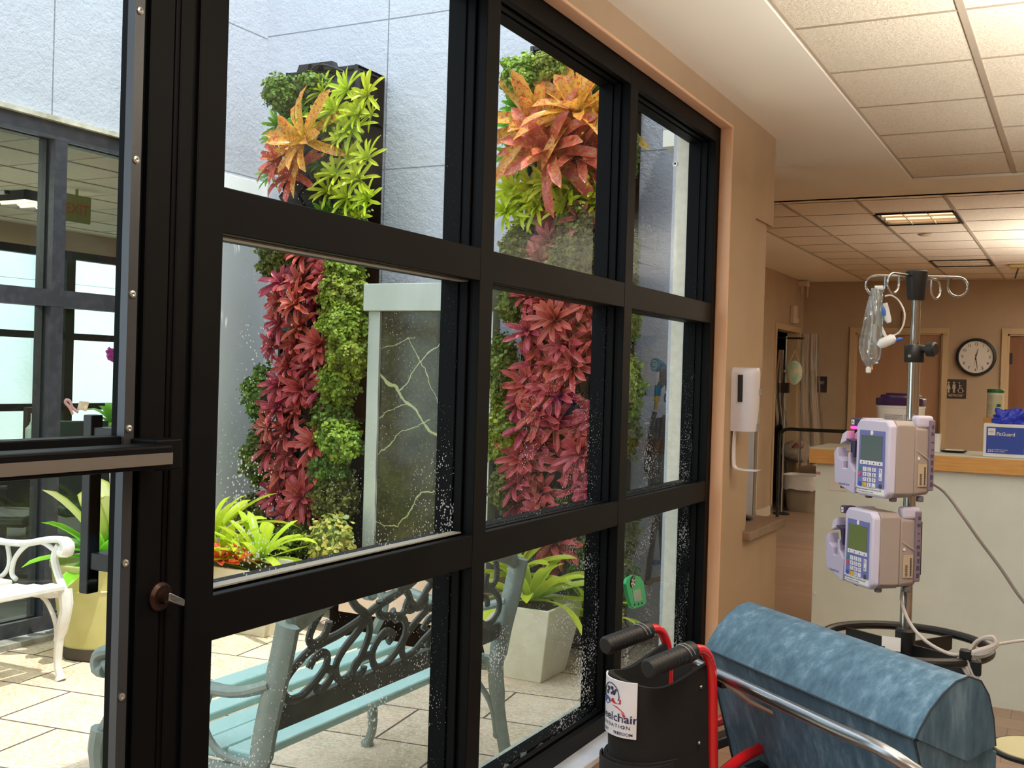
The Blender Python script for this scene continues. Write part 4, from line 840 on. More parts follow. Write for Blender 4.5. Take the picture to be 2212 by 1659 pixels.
b = MB(); b.box(.50, 5.4925, 1.30, .585, 5.4965, 1.14); b.box(.59, 5.4925, 1.30, .655, 5.4965, 1.14); lb = obj('label', b, mat('silver_label', '#b9bcc0', .5, 0, '#d4d5d8', 120), tb, smooth=0)
b = MB()
for i in range(17):
    z = 1.295-.0085*i
    if i in (6, 12): continue
    b.box(.503, 5.491, z, .581-.01*(i % 3), 5.4922, z+.0028)
    if i % 2 == 0: b.box(.593, 5.491, z, .65-.012*(i % 4), 5.4922, z+.003)
obj('small_print', b, mat('grey_print2', '#9297a0', .6), lb, smooth=0)
# ---- cup, tray
b = MB(); c = Vector((.728, 5.55, 1.129)); b.lathe([(.0, .003), (.0225, .003), (.0235, 0), (.0235, .004), (.0195*1.0, .084), (.0215, .085), (.018, .084)], c, 24)
b = MB(); b.lathe([(.019, 0), (.0195, .003), (.0245, .084), (.0255, .086), (.0235, .084), (.0185, .006), (1e-5, .006)], c, 28); tag(obj('paper_cup', b, M_WHITE), 'small white paper cup standing on the counter beside the upper pump', 'cup')
tr = thing('tray', 'small flat black tray with a paper slip, beside the paper cup', 'tray', (.80, 5.62, 1.129))
b = MB(); b.lathe([(.045, 0), (.055, .003), (.062, .01), (.058, .009), (.045, .004), (1e-5, .004)], (.80, 5.62, 1.129), 28); obj('dish', b, M_BLKPL, tr)
b = MB(); b.box(.765, 5.57, 1.1395, .845, 5.66, 1.1405); obj('paper_slip', b, M_PAPER, tr, smooth=0)
# ---- glove box
GB0, GB1 = Vector((.945, 5.41, 1.129)), Vector((1.20, 5.53, 1.278))
gb = thing('glove_box', 'blue and white box of exam gloves on the counter edge, marked 250', 'box', (1.07, 5.47, 1.129))
b = MB(); b.box(*GB0, *GB1); obj('carton', b, mat('white_carton', '#e3e6ea', .5), gb, smooth=0, bevel=.001)
b = MB(); b.box(GB0.x+.012, GB0.y-.0012, GB0.z+.016, GB1.x-.01, GB0.y, GB1.z-.014); pn = obj('blue_panel', b, mat('carton_blue', '#2b4aa8', .42), gb, smooth=0)
b = MB(); b.box(GB0.x+.018, GB0.y-.002, GB1.z-.052, GB0.x+.049, GB0.y-.0013, GB1.z-.02); obj('logo_square', b, M_PAPER, pn, smooth=0)
b = MB(); tf = lambda x0, z0: (lambda u, v: Vector((x0+u, GB0.y-.0024, z0+v)))
text_mb(b, 'FitGuard', .0225, tf(GB0.x+.053, GB1.z-.053), 'LEFT', .95); text_mb(b, '250', .0165, tf(GB0.x+.018, GB0.z+.022), 'LEFT', 1.05); text_mb(b, 'EXAMINATION GLOVES', .0052, tf(GB0.x+.046, GB0.z+.031), 'LEFT'); text_mb(b, 'GANTS D EXAMEN', .0052, tf(GB0.x+.046, GB0.z+.023), 'LEFT')
obj('lettering', b, M_PAPER, pn, smooth=0, fixn=False)
b = MB(); lx, lz = GB0.x+.0335, GB1.z-.036
for k in range(8):
    a = k*PI/4; b.tube([Vector((lx+.003*math.cos(a), GB0.y-.0024, lz+.003*math.sin(a))), Vector((lx+(.013 if k % 4 == 0 else .0085)*math.cos(a), GB0.y-.0024, lz+(.008)*math.sin(a)))], .0006, 4)
text_mb(b, 'MEDLINE', .0042, tf(lx-.0095, lz-.001), 'LEFT'); obj('logo_mark', b, MATS['carton_blue'], pn, smooth=0, fixn=False)
b = MB(); b.box(1.112, GB0.y-.002, GB0.z+.016, 1.19, GB0.y-.0013, GB0.z+.046); obj('teal_patch', b, mat('teal_print', '#1590b8', .5), pn, smooth=0)
# crumpled blue glove
b = MB(); r = random.Random(3)
def crumple(u, v, c=Vector((1.055, 5.47, 1.28)), A=(.085, .05, .062)):
    a = 2*PI*u; e = PI*v*.5; d = Vector((math.cos(a)*math.cos(e), math.sin(a)*math.cos(e), math.sin(e)))
    k = 1+.55*(noise.noise(d*2.4+Vector((3, 1, 7))))-.28*abs(noise.noise(d*5.5+Vector((9, 2, 1))))-.12*abs(noise.noise(d*12))
    return c+Vector((d.x*A[0]*k, d.y*A[1]*k, max(-.001, d.z*A[2]*k*1.1)))
b.grid(crumple, 72, 30); tag(obj('medical_glove', b, mat('glove_blue', '#2b3fc4', .42), None, smooth=80), 'crumpled bright blue glove pile lying on the glove box', 'gloves')
# ---- wall clock
CK = Vector((.252, YB-.02, 1.79)); RK = .192
ck = thing('wall_clock', 'round white wall clock with a black rim showing half past twelve', 'clock', tuple(CK))
b = MB(); b.lathe([(.205, .02), (.21, -.01), (.205, -.03), (.188, -.034), (.178, -.02), (.178, 0)], CK, 56, 'y'); obj('rim', b, M_BLKPL, ck)
b = MB(); b.lathe([(.18, -.004), (.18, -.008), (1e-5, -.008)], CK, 48, 'y'); face = obj('dial', b, mat('clock_face', '#d9d8d6', .5), ck)
b = MB()
for i in range(1, 13):
    a = math.radians(30*i); s = .043; x, z = .141*math.sin(a), .143*math.cos(a)
    text_mb(b, str(i), s, lambda u, v: Vector((CK.x+x+u, CK.y-.0095, CK.z+z+v-.012)))
obj('numerals', b, M_INK, face, smooth=0, fixn=False)
def hand(a, L, w): 
    a = math.radians(a); d = Vector((math.sin(a), 0, math.cos(a))); n = Vector((math.cos(a), 0, -math.sin(a))); q = CK+Vector((0, -.012, 0))
    b = MB(); b.hexa([q-d*.03-n*w, q-d*.03+n*w, q+d*L+n*w*.5, q+d*L-n*w*.5]+[p+Vector((0, -.002, 0)) for p in (q-d*.03-n*w, q-d*.03+n*w, q+d*L+n*w*.5, q+d*L-n*w*.5)]); return b
obj('hour_hand', hand(14, .095, .005), M_INK, ck, smooth=0); obj('minute_hand', hand(172, .135, .0038), M_INK, ck, smooth=0); obj('second_hand', hand(190, .09, .0012), mat('red_hand', '#a83232', .5), ck, smooth=0)
# ---- restroom sign
SX, SZ, SY = .05, 1.43, YB-.006
sg = thing('restroom_sign', 'dark square restroom sign with figures, on the wall under the clock', 'sign', (SX, YB, SZ))
b = MB(); b.box(SX-.112, SY-.004, SZ-.107, SX+.112, YB-.001, SZ+.107); obj('plate', b, mat('sign_brown_black', '#2c2528', .5), sg, smooth=0, bevel=.002)
b = MB(); sf = lambda x, z: Vector((SX+x, SY-.0055, SZ+z))
for x0, dress in ((-.073, 1), (-.017, 0)):
    b.tube([sf(x0+.009*math.cos(t), .068+.009*math.sin(t)) for t in [0, PI/2, PI, 3*PI/2]], .007, 6, closed=True)
    body = [(-.008, .05), (.008, .05), (.022, -.004), (.009, -.004), (.009, -.045), (-.009, -.045), (-.009, -.004), (-.022, -.004)] if dress else [(-.015, .05), (.015, .05), (.017, .0), (.010, .0), (.009, -.045), (-.009, -.045), (-.010, .0), (-.017, .0)]
    b.prism([(x0+x, z) for x, z in body], lambda u, v, w_: sf(u, v)+Vector((0, -w_, 0)), 0, .001)
b.tube([sf(.038, .05), sf(.042, .012), sf(.066, .010), (sf(.074, -.022)), sf(.088, -.024)], .0045, 6); b.tube([sf(.040, .034), sf(.062, .034)], .004, 6); b.tube([sf(.036+.006*math.cos(t), .068+.006*math.sin(t)) for t in [0, PI/2, PI, 3*PI/2]], .006, 6, closed=True)
b.tube([sf(.052+.026*math.cos(math.radians(t)), -.018+.026*math.sin(math.radians(t))) for t in range(100, 350, 20)], .0042, 6)
b.box(SX-.092, SY-.0055, SZ-.062, SX+.092, SY-.0045, SZ-.059)
text_mb(b, 'RESTROOM', .028, lambda u, v: sf(u, v-.087)); obj('pictograms', b, mat('sign_cream', '#b8ab97', .6), sg, smooth=0, fixn=False)
# small dark sign left of door 1
s2 = thing('room_sign', 'small dark room sign left of the tan door, partly behind the hanging gown', 'sign', (-1.44, YB, 1.43))
b = MB(); b.box(-1.50, YB-.012, 1.34, -1.37, YB-.001, 1.53); obj('plate', b, MATS['sign_brown_black'], s2, smooth=0)
b = MB(); b.box(-1.47, YB-.014, 1.46, -1.40, YB-.0125, 1.468); b.box(-1.47, YB-.014, 1.44, -1.41, YB-.0125, 1.446); obj('raised_text', b, MATS['sign_cream'], s2, smooth=0)
# thermostat, alarm, camera, sprinkler, exit fixture
q = at_y(1958, 690, YB); b = MB(); b.box(q.x-.05, YB-.03, q.z-.09, q.x+.05, YB-.001, q.z+.09); tag(obj('wall_speaker', b, mat('beige_plastic', '#a58d6c', .6), bevel=.006), 'beige wall box high above the tan door, behind the hanging tubing', 'wall box')
q = at_x(1710, 680, -1.67); t = thing('alarm_strobe', 'white fire alarm box above the open side door', 'alarm', (-1.67, q.y, q.z))
b = MB(); b.box(-1.668, q.y-.09, q.z-.1, -1.62, q.y+.09, q.z+.1); obj('housing', b, mat('offwhite_plastic', '#cbbda6', .5), t, bevel=.008)
b = MB(); b.box(-1.62, q.y-.02, q.z-.09, -1.60, q.y+.07, q.z-.04); obj('strobe_lens', b, mat('strobe', '#e6e2d8', .2), t, bevel=.004)
q = at_y(1732, 612, YB-.25); t = thing('ceiling_sensor', 'small white ceiling-mounted sensor bracket in the far corner', 'sensor', tuple(q))
b = MB(); b.box(q.x-.09, q.y-.06, ZC2-.075, q.x+.08, q.y+.06, ZC2-.01); b.box(q.x-.02, q.y-.02, ZC2-.02, q.x+.02, q.y+.02, ZC2); obj('housing', b, MATS['offwhite_plastic'], t, bevel=.008)
b = MB(); b.tube([(q.x+.0, q.y, ZC2-.07), (q.x+.0, q.y, ZC2-.16)], .012, 8); b.tube([(q.x+.07, q.y, ZC2-.07), (q.x+.07, q.y, ZC2-.2)], .008, 8); obj('arm', b, MATS['offwhite_plastic'], t)
q = at_z(2000, 507, ZC2); b = MB(); b.lathe([(.0, -.012), (.03, -.012), (.055, -.003), (.06, 0)], (q.x, q.y, ZC2), 24); tag(obj('ceiling_sensor', b, mat('offwhite2', '#c9b49a', .5)), 'flat round disc on the ceiling between the two square lights', 'sensor')
q = at_z(2196, 573, ZC2); t = thing('exit_fixture', 'small yellowish ceiling fixture with a dark stem, at the right edge', 'fixture', (q.x, q.y, ZC2))
b = MB(); b.box(q.x-.06, q.y-.10, ZC2-.03, q.x+.2, q.y+.1, ZC2); obj('housing', b, mat('yellowed_plastic', '#b59a5a', .5), t, bevel=.005)
b = MB(); b.tube([(q.x+.02, q.y, ZC2-.02), (q.x-.01, q.y, ZC2-.13)], .009, 6); obj('stem', b, M_BLKPL, t)
# ---- sanitizer dispenser on the tan pier
dp = thing('sanitizer_dispenser', 'white wall-mounted hand sanitizer dispenser on the tan pier by the window', 'dispenser', (.05, 4.5, 1.05))
y0, y1, z0, z1 = 4.46, 4.59, 1.228, 1.492
b = MB()
def dring(z, k):
    hw = (y1-y0)/2*k; d = .098*(.9+.1*k)*(1 if z > z0+.05 else .93); cy = (y0+y1)/2
    return [Vector((.05+d*max(0, math.cos(t))**.55 if abs(t) < PI/2-.01 else .05, cy+hw*math.copysign(abs(math.sin(t))**.6, math.sin(t)), z)) for t in [(-PI/2)+PI*i/16 for i in range(17)]]
loft(b, [dring(z0, .86), dring(z0+.01, .9), dring(z0+.12, .97), dring(z1-.05, 1), dring(z1-.022, .98), dring(z1-.006, .86), dring(z1, .6)]); bd = obj('housing', b, mat('dispenser_white', '#dcdcea', .35), dp, smooth=50)
b = MB(); b.box(.125, y0+.015, z1-.14, .150, y0+.035, z1-.03)
win_ = MB(); q0 = Vector((.158, 4.445, 1.415)); win_.tube([(.088, 4.464, 1.35), (.088, 4.458, 1.462)], .0105, 12, flat=(Vector((1, 0, 0)), 1, .8)); obj('level_window', win_, mat('dark_window', '#26282c', .25), bd)
b = MB(); b.box(.138, 4.535, 1.38, .152, 4.56, 1.405); obj('lock', b, mat('grey_plastic', '#8f9094', .4), bd, smooth=0, bevel=.002)
b = MB(); b.prism([(.06, z0-.002), (.140, z0-.002), (.146, z0+.035), (.115, z0+.012)], lambda u, v, w_: Vector((u, w_, v)), y1-.055, y1-.012); obj('nozzle_cover', b, MATS['grey_plastic'], bd, smooth=0, bevel=.003)
b = MB(); yc = 4.49
b.slab(lambda u, v: smooth_path([(.066, 0, 1.235), (.062, 0, 1.17), (.064, 0, 1.10), (.072, 0, 1.078), (.10, 0, 1.072), (.17, 0, 1.072)], 4)[int(round(u*20))]+Vector((0, yc+lerp(-.02, .02, v)*(1+.8*max(0, u-.6)*2), 0)), 20, 4,
       lambda u, v: smooth_path([(.066, 0, 1.235), (.062, 0, 1.17), (.064, 0, 1.10), (.072, 0, 1.078), (.10, 0, 1.072), (.17, 0, 1.072)], 4)[int(round(u*20))]+Vector((-.004, yc+lerp(-.02, .02, v)*(1+.8*max(0, u-.6)*2), -.004)))
obj('drip_tray', b, mat('dispenser_white2', '#e2e2ea', .35), dp)
b = MB(); b.box(.048, 4.47, 1.24, .07, 4.58, 1.47); obj('back_plate', b, MATS['dispenser_white2'], dp, smooth=0)
# ---- pole, baskets, pumps
PX, PY = .972, 2.87
pl = thing('iv_pole', 'chrome rolling drip pole with four hooks and a black ring basket', 'drip stand', (PX, PY, 0))
b = MB(); b.cyl((PX, PY, .1), (PX, PY, 1.68), .0115, 24); obj('pole', b, M_CHROME, pl)
b = MB(); b.cyl((PX, PY, .1), (PX, PY, 1.53), .0145, 24); obj('lower_tube', b, M_CHROME, pl)
b = MB(); b.lathe([(.019, 1.645), (.021, 1.65), (.026, 1.70), (.027, 1.715), (.024, 1.718), (1e-5, 1.718)], (PX, PY, 0), 28); obj('top_cap', b, M_BLKPL, pl)
b = MB(); b.lathe([(.0225, 1.492), (.024, 1.495), (.024, 1.532), (.022, 1.535), (.015, 1.536)], (PX, PY, 0), 28); cl = obj('height_clamp', b, M_BLKPL, pl)
b = MB(); kd = Vector((.93, -.36, 0)).normalized(); p0 = Vector((PX, PY, 1.524)); b.tube([p0+kd*.02, p0+kd*.034], .008, 12); b.tube([p0+kd*.032, p0+kd*.036, p0+kd*.052, p0+kd*.056], [.013, .0185, .0185, .014], 20); obj('knob', b, M_BLKPL, cl)
b = MB(); b.lathe([(.004, -.0245), (.004, -.0255), (1e-5, -.0255)], (PX-.008, PY, 1.507), 12, 'y'); obj('screw', b, M_STEEL, cl)
def hook(dx, dy):
    d = Vector((dx, dy, 0)).normalized(); o = Vector((PX, PY, 1.704)); L = .085
    pts = [o+d*.02, o+d*.07, o+d*.095]
    cx, cz, r = .098, -.024, .0235
    for a in range(90, -181, -15): pts.append(o+d*(cx+r*math.cos(math.radians(a)))+Vector((0, 0, cz+r*math.sin(math.radians(a)))))
    pts += [o+d*(cx-r*.98)+Vector((0, 0, -.012)), o+d*(cx-r*1.0)+Vector((0, 0, -.002))]
    return pts
rt = Vector((.93, .37, 0))
for d in ((-.93, -.36), (.93, .36), (-.42, -.9), (.35, .93)):
    b = MB(); b.tube(hook(*d), .0031, 8); obj('hook', b, M_CHROME, pl)
b = MB(); ring = [Vector((PX+.195*math.cos(t), PY-.0+.195*math.sin(t), .80)) for t in [2*PI*i/48 for i in range(48)]]; b.tube(ring, .011, 10, closed=True); rg = obj('basket_ring', b, M_BLKPL, pl)
b = MB()
for k in range(4):
    a = math.radians(-30+90*k); d = Vector((math.cos(a), math.sin(a), 0)); n = Vector((-d.y, d.x, 0)); c = Vector((PX, PY, 0))
    b.hexa([c+d*.012-n*.003+Vector((0, 0, .72)), c+d*.182-n*.003+Vector((0, 0, .765)), c+d*.182+n*.003+Vector((0, 0, .765)), c+d*.012+n*.003+Vector((0, 0, .72)), c+d*.012-n*.003+Vector((0, 0, .80)), c+d*.182-n*.003+Vector((0, 0, .80)), c+d*.182+n*.003+Vector((0, 0, .80)), c+d*.012+n*.003+Vector((0, 0, .80))])
obj('basket_divider', b, M_BLKPL, pl, smooth=0)
b = MB(); b.lathe([(.01, .715), (.10, .70), (.12, .705), (.118, .712), (.01, .722)], (PX, PY, 0), 36); obj('basket_floor', b, M_BLKPL, pl)
b = MB(); b.lathe([(.022, .70), (.024, .71), (.024, .83), (.02, .835)], (PX, PY, 0), 24); obj('basket_hub', b, M_BLKPL, pl)
b = MB()
for k in range(5):
    a = 2*PI*k/5+.3; d = Vector((math.cos(a), math.sin(a), 0)); b.tube([Vector((PX, PY, .12)), Vector((PX, PY, .10))+d*.12, Vector((PX, PY, .07))+d*.27], [.022, .018, .013], 10)
obj('base', b, M_BLKPL, pl)
for k in range(5):
    a = 2*PI*k/5+.3; d = Vector((math.cos(a), math.sin(a), 0)); c = Vector((PX, PY, .03))+d*.27; n = Vector((-d.y, d.x, 0)); b = MB(); b.cyl(c-n*.012, c+n*.012, .029, 20); b.cyl(c, c+Vector((0, 0, .04)), .007, 8); obj('caster', b, M_BLKPL, pl)
# pump
M_LIL = mat('pale_lilac_plastic', '#c9c6de', .38); M_MAUVE = mat('mauve_grey_plastic', '#a0948f', .5, bump=.03, bscale=400); M_FACE = mat('keypad_blue', '#6f74b4', .4); M_LCDG = mat('grey_lcd', '#56686c', .2); M_LCDG2 = mat('olive_lcd', '#6b7a4a', .2)
def pump(label, loc, rotz, lcd, lit):
    t = thing('infusion_pump', label, 'pump', loc, rotz, world=False); t.scale = (.87, 1.04, 1)
    # body: x -.045..(.10), y -.125..0, z 0..(.19)
    def ring(y, x0, x1, z0, z1, c=.014):
        return [Vector(p) for p in ((x0+c, y, z0), (x1-c, y, z0), (x1, y, z0+c), (x1, y, z1-c), (x1-c, y, z1), (x0+c, y, z1), (x0, y, z1-c), (x0, y, z0+c))]
    b = MB(); loft(b, [ring(-.118, -.05, .088, .0, .186), ring(-.100, -.05, .094, .0, .188)]); fr = obj('front_bezel', b, M_LIL, t, smooth=20, bevel=.004)
    b = MB(); loft(b, [ring(-.0995, -.049, .093, .002, .187, .012), ring(-.055, -.044, .098, .004, .186, .01), ring(-.052, -.044, .0985, .004, .186, .01)]); obj('body', b, M_MAUVE, t, smooth=20, bevel=.002)
    b = MB(); loft(b, [ring(-.050, -.044, .098, .006, .176, .008), ring(-.004, -.040, .094, .010, .172, .008)]); obj('rear_case', b, M_MAUVE, t, smooth=20, bevel=.003)
    b = MB(); b.box(.066, -.044, .17, .096, .004, .20); obj('carry_handle', b, M_LIL, t, smooth=0, bevel=.008, seg=3)
    b = MB(); b.box(.090, -.012, .02, .101, .004, .19); br_ = obj('clamp_strip', b, mat('mauve_dark', '#7d7080', .5), t, smooth=0, bevel=.003)
    b = MB(); rr = random.Random(5)
    for z in range(9): zz = .03+z*.0175; b.box(.1012, -.009+rr.uniform(0, .003), zz, .1018, .0, zz+rr.choice((.003, .008, .011)))
    obj('printed_marks', b, mat('mark_grey', '#4c4658', .6), br_, smooth=0)
    b = MB(); b.box(.02, -.006, .03, .06, .03, .16); b.cyl((.0, .018, .09), (.05, .018, .09), .012, 14); obj('pole_clamp', b, M_BLKPL, t, smooth=0)
    for (x, y) in ((-.03, -.09), (.07, -.09), (.08, -.02)): b = MB(); b.box(x-.008, y-.007, -.008, x+.008, y+.007, .006); obj('foot', b, mat('grey_rubber', '#6b6670', .7), t, smooth=0, bevel=.003)
    # face
    b = MB(); b.prism([(-.037, .024), (.074, .024), (.072, .160), (-.033, .160)], lambda u, v, w_: Vector((u, -.1185-w_, v)), 0, .0012); fc = obj('keypad_panel', b, M_FACE, fr, smooth=0)
    b = MB(); b.prism([(-.026, .088), (.064, .088), (.063, .148), (-.025, .148)], lambda u, v, w_: Vector((u, -.1200-w_, v)), 0, .001); obj('display', b, lcd, fc, smooth=0)
    b = MB()
    for k in range(4): x = lerp(-.028, .068, (k+.5)/4); b.box(x-.0108, -.1212, .077, x+.0108, -.1198, .0865)
    for r_ in range(4):
        for c_ in range(3):
            x, z = (-.006+c_*.0195, .0655-r_*.0125)
            if (r_, c_) == (3, 0): continue
            b.box(x-.0068, -.1212, z-.0048, x+.0068, -.1198, z+.0048)
    b.box(.0545, -.1212, .0415, .0655, -.1198, .0705); obj('key_cap', b, mat('key_white', '#e3e4ef', .4), fc, smooth=0)
    def disc(x, z, r_, m_, nm): b = MB(); b.lathe([(r_, 0), (r_, -.0014), (1e-5, -.0014)], (x, -.1198, z), 16, 'y'); obj(nm, b, m_, fc)
    disc(-.0265, .0655, .0052, mat('key_green', '#2f8f72', .4), 'start_key'); disc(-.0265, .053, .0052, mat('key_red', '#d4505c', .4), 'stop_key'); disc(-.0265, .028, .0056, mat('key_blue', '#2f56c8', .4), 'power_key'); disc(.060, .028, .0056, mat('key_dark', '#3f4a4c', .4), 'enter_key')
    b = MB(); b.box(-.0128, -.1212, .0232, .0008, -.1198, .0328); obj('clear_key', b, mat('key_yellow', '#f0c21e', .4), fc, smooth=0)
    b = MB(); T = lambda s, x, z, sz: text_mb(b, s, sz, lambda u, v: Vector((x+u, -.1216, z+v)))
    for r_, row in enumerate(('123', '456', '789', 'C0.')):
        for c_, ch in enumerate(row): T(ch, -.006+c_*.0195, .0622-r_*.0125, .0098)
    for k in range(4): x = lerp(-.028, .068, (k+.5)/4); b.add([(x-.003, -.1216, .0795), (x+.003, -.1216, .0795), (x, -.1216, .0845)], [(0, 1, 2)])
    b.tube([(.0573, -.1216, .066), (.0605, -.1216, .068), (.0625, -.1216, .0655), (.058, -.1216, .0615), (.063, -.1216, .0615)], .0005, 4); b.tube([(.063, -.1216, .050), (.0575, -.1216, .049), (.059, -.1216, .045), (.063, -.1216, .0465)], .0005, 4)
    obj('key_print', b, M_INK, fc, smooth=0, fixn=False)
    b = MB(); b.lathe([(.0058, 0), (.0058, -.0008), (.0045, -.001), (1e-5, -.001)], (.019, -.1198, .1545), 20, 'y'); obj('round_badge', b, M_PAPER, fc)
    b = MB(); b.box(-.043, -.1192, .007, .073, -.118, .0205); lb = obj('notice_label', b, M_PAPER, fr, smooth=0)
    b = MB(); T2 = lambda s, x, z, sz: text_mb(b, s, sz, lambda u, v: Vector((x+u, -.1196, z+v)), 'LEFT')
    T2('BioMed Maintenance: 713 442 5600 ext 2100', -.033, .0148, .0052); T2('if found please return, all entities', -.033, .0092, .0048); b.tube([(-.039+.0032*math.cos(a), -.1196, .0145+.0042*math.sin(a)) for a in [PI*2*i/10 for i in range(9)]], .0008, 4); obj('label_print', b, mat('navy_ink', '#35406e', .6), lb, smooth=0, fixn=False)
    # side label
    b = MB(); b.box(.0985, -.042, .03, .0992, -.016, .085); sl = obj('side_label', b, mat('tan_label', '#b8a68e', .6), t, smooth=0, bevel=.0003)
    b = MB()
    for i in range(26): z = .034+.0017*i; b.box(.0993, -.024, z, .0996, -.0195, z+(.0009 if i % 3 else .0013))
    for i in range(14): z = .034+.002*i; b.box(.0993, -.036, z, .0996, -.031+.001*(i % 3), z+.001)
    obj('side_print', b, M_INK, sl, smooth=0)
    b = MB(); b.box(.0985, -.043, .095, .0990, -.037, .102); obj('symbol_sticker', b, M_PAPER, t, smooth=0)
    b = MB(); b.prism([(-.048, .116), (-.004, .09), (-.004, .094), (-.048, .120)], lambda u, v, w_: Vector((.0972+w_, u, v)), 0, .0012); obj('case_seam', b, mat('mauve_light', '#ab9d9c', .5), t, smooth=0)
    # cassette side, left of the body
    b = MB(); b.prism([(-.105, .02), (-.052, .02), (-.048, .188), (-.070, .188), (-.073, .160), (-.105, .135)], lambda u, v, w_: Vector((u, w_, v)), -.075, -.02); cs = obj('cassette_bay', b, M_LIL, t, smooth=0, bevel=.004)
    b = MB(); b.prism([(-.074, .168), (-.050, .168), (-.050, .187), (-.070, .187), (-.076, .182)], lambda u, v, w_: Vector((u, w_, v)), -.1, -.068); hd = obj('channel_cap', b, mat('dark_purple', '#33284f', .35), t, smooth=0, bevel=.003)
    b = MB(); b.box(-.069, -.1012, .171, -.060, -.1003, .183); obj('channel_tag', b, M_PAPER, hd, smooth=0)
    b = MB(); text_mb(b, 'A', .010, lambda u, v: Vector((-.0645+u, -.1016, .1735+v))); obj('letter', b, M_INK, hd, smooth=0, fixn=False)
    if lit:
        b = MB(); b.box(-.076, -.098, .160, -.0505, -.07, .1665); obj('alarm_light', b, mat('pink_light', '#ff3f8e', .3, emit=('#ff2f80', 2.2)), t, smooth=0, bevel=.002)
    b = MB(); b.prism([(-.118, .022), (-.054, .0), (-.052, .055), (-.068, .075), (-.070, .100), (-.076, .100), (-.076, .060), (-.092, .060), (-.092, .078), (-.108, .086), (-.112, .112), (-.124, .098)], lambda u, v, w_: Vector((u, -.075-w_, v)), .0, .028); dd = obj('cassette_door', b, mat('lilac_door', '#bab4d2', .4), t, smooth=0, bevel=.002)
    b = MB(); b.box(-.098, -.076, .06, -.062, -.06, .13); obj('dark_slot', b, mat('slot_grey', '#34323c', .5), cs, smooth=0)
    b = MB(); b.prism([(-.085, .135), (-.052, .132), (-.052, .09), (-.056, .09), (-.064, .125)], lambda u, v, w_: Vector((u, w_, v)), -.105, -.076); obj('lever', b, MATS['dark_purple'], t, smooth=0, bevel=.002)
    b = MB(); b.prism([(-.108, .118), (-.088, .128), (-.085, .155), (-.100, .145)], lambda u, v, w_: Vector((u, w_, v)), -.1, -.076); obj('side_fin', b, M_LIL, t, smooth=0, bevel=.002)
    b = MB(); text_mb(b, 'VersaCare', .0085, lambda u, v: Vector((-.085+u, -.1034, .018+v))); obj('name_print', b, MATS['navy_ink'], dd, smooth=0, fixn=False)
    for nm in ('cassette_bay', 'channel_cap', 'channel_tag', 'letter', 'alarm_light', 'cassette_door', 'lever', 'side_fin', 'dark_slot', 'name_print'):
        for o in [o for o in bpy.data.objects if o.name.split('.')[0] == nm and (o.parent == t or (o.parent and o.parent.parent == t))]:
            for v in o.data.vertices: v.co.x = -.050+(v.co.x+.050)*1.32; v.co.y -= .016
    return t
pump('upper lilac-grey infusion pump with a pink light, clamped on the chrome pole', (PX-.008, PY+.006, 1.163), math.radians(-41.5), M_LCDG, True)
pump('lower lilac-grey infusion pump with an olive screen, clamped on the chrome pole', (PX-.026, PY+.01, .942), math.radians(-47), M_LCDG2, False)
# cords
b = MB(); D = .0  
pts = [at_y(2005, 1040, 2.93), at_y(2040, 1062, 2.93), at_y(2080, 1115, 2.93), at_y(2115, 1165, 2.94), at_y(2160, 1225, 2.96), at_y(2212, 1300, 2.98), at_y(2290, 1380, 3.0), at_y(2330, 1500, 3.02)]
b.tube(smooth_path(pts), .0042, 8); tag(obj('power_cord', b, mat('grey_cord', '#8b8684', .5)), 'grey power cord running from the upper pump down across the counter front', 'cord')
c = thing('coiled_cord', 'grey mains cord looped and tied over the ring basket edge', 'cord', (PX+.17, PY-.08, .8))
b = MB(); b.tube(smooth_path([at_y(1950, 1275, 2.855), at_y(1948, 1300, 2.84), at_y(1965, 1345, 2.82), at_y(2000, 1385, 2.79), at_y(2050, 1412, 2.76), at_y(2085, 1412, 2.75), at_y(2100, 1398, 2.75)]), .0042, 8)
for k in range(4):
    b.tube(smooth_path([at_y(2092+3*k, 1410-3*k, 2.75+.006*k), at_y(2110+4*k, 1385-2*k, 2.75), at_y(2142+4*k, 1375+4*k, 2.745), at_y(2150-2*k, 1392+4*k, 2.74), at_y(2120, 1405+3*k, 2.735), at_y(2095, 1412, 2.74)], 5), .0042, 8)
b.tube(smooth_path([at_y(2100, 1408, 2.74), at_y(2150, 1393, 2.75), at_y(2212, 1383, 2.78), at_y(2290, 1378, 2.85)]), .0036, 8)
for k in range(3): b.tube(smooth_path([at_y(2070+8*k, 1420, 2.74), at_y(2085+9*k, 1450+5*k, 2.74), at_y(2100+6*k, 1462, 2.745), at_y(2095+10*k, 1425, 2.75)], 5), .004, 8)
obj('cord', b, mat('pale_grey_cord', '#b5afab', .5), c)
b = MB(); q = at_y(2085, 1412, 2.745); b.box(q.x-.012, q.y-.012, q.z-.012, q.x+.014, q.y+.012, q.z+.010); q = at_y(2108, 1440, 2.745); b.box(q.x-.014, q.y-.008, q.z-.02, q.x+.012, q.y+.008, q.z+.014); obj('velcro_tie', b, M_BLKPL, c, bevel=.003)
q = at_y(1925, 1392, 2.80); b = MB(); b.box(q.x-.022, q.y, q.z-.015, q.x+.022, q.y+.001, q.z+.018); tag(obj('paper_label', b, M_PAPER, smooth=0), 'small white printed label standing inside the ring basket', 'label')
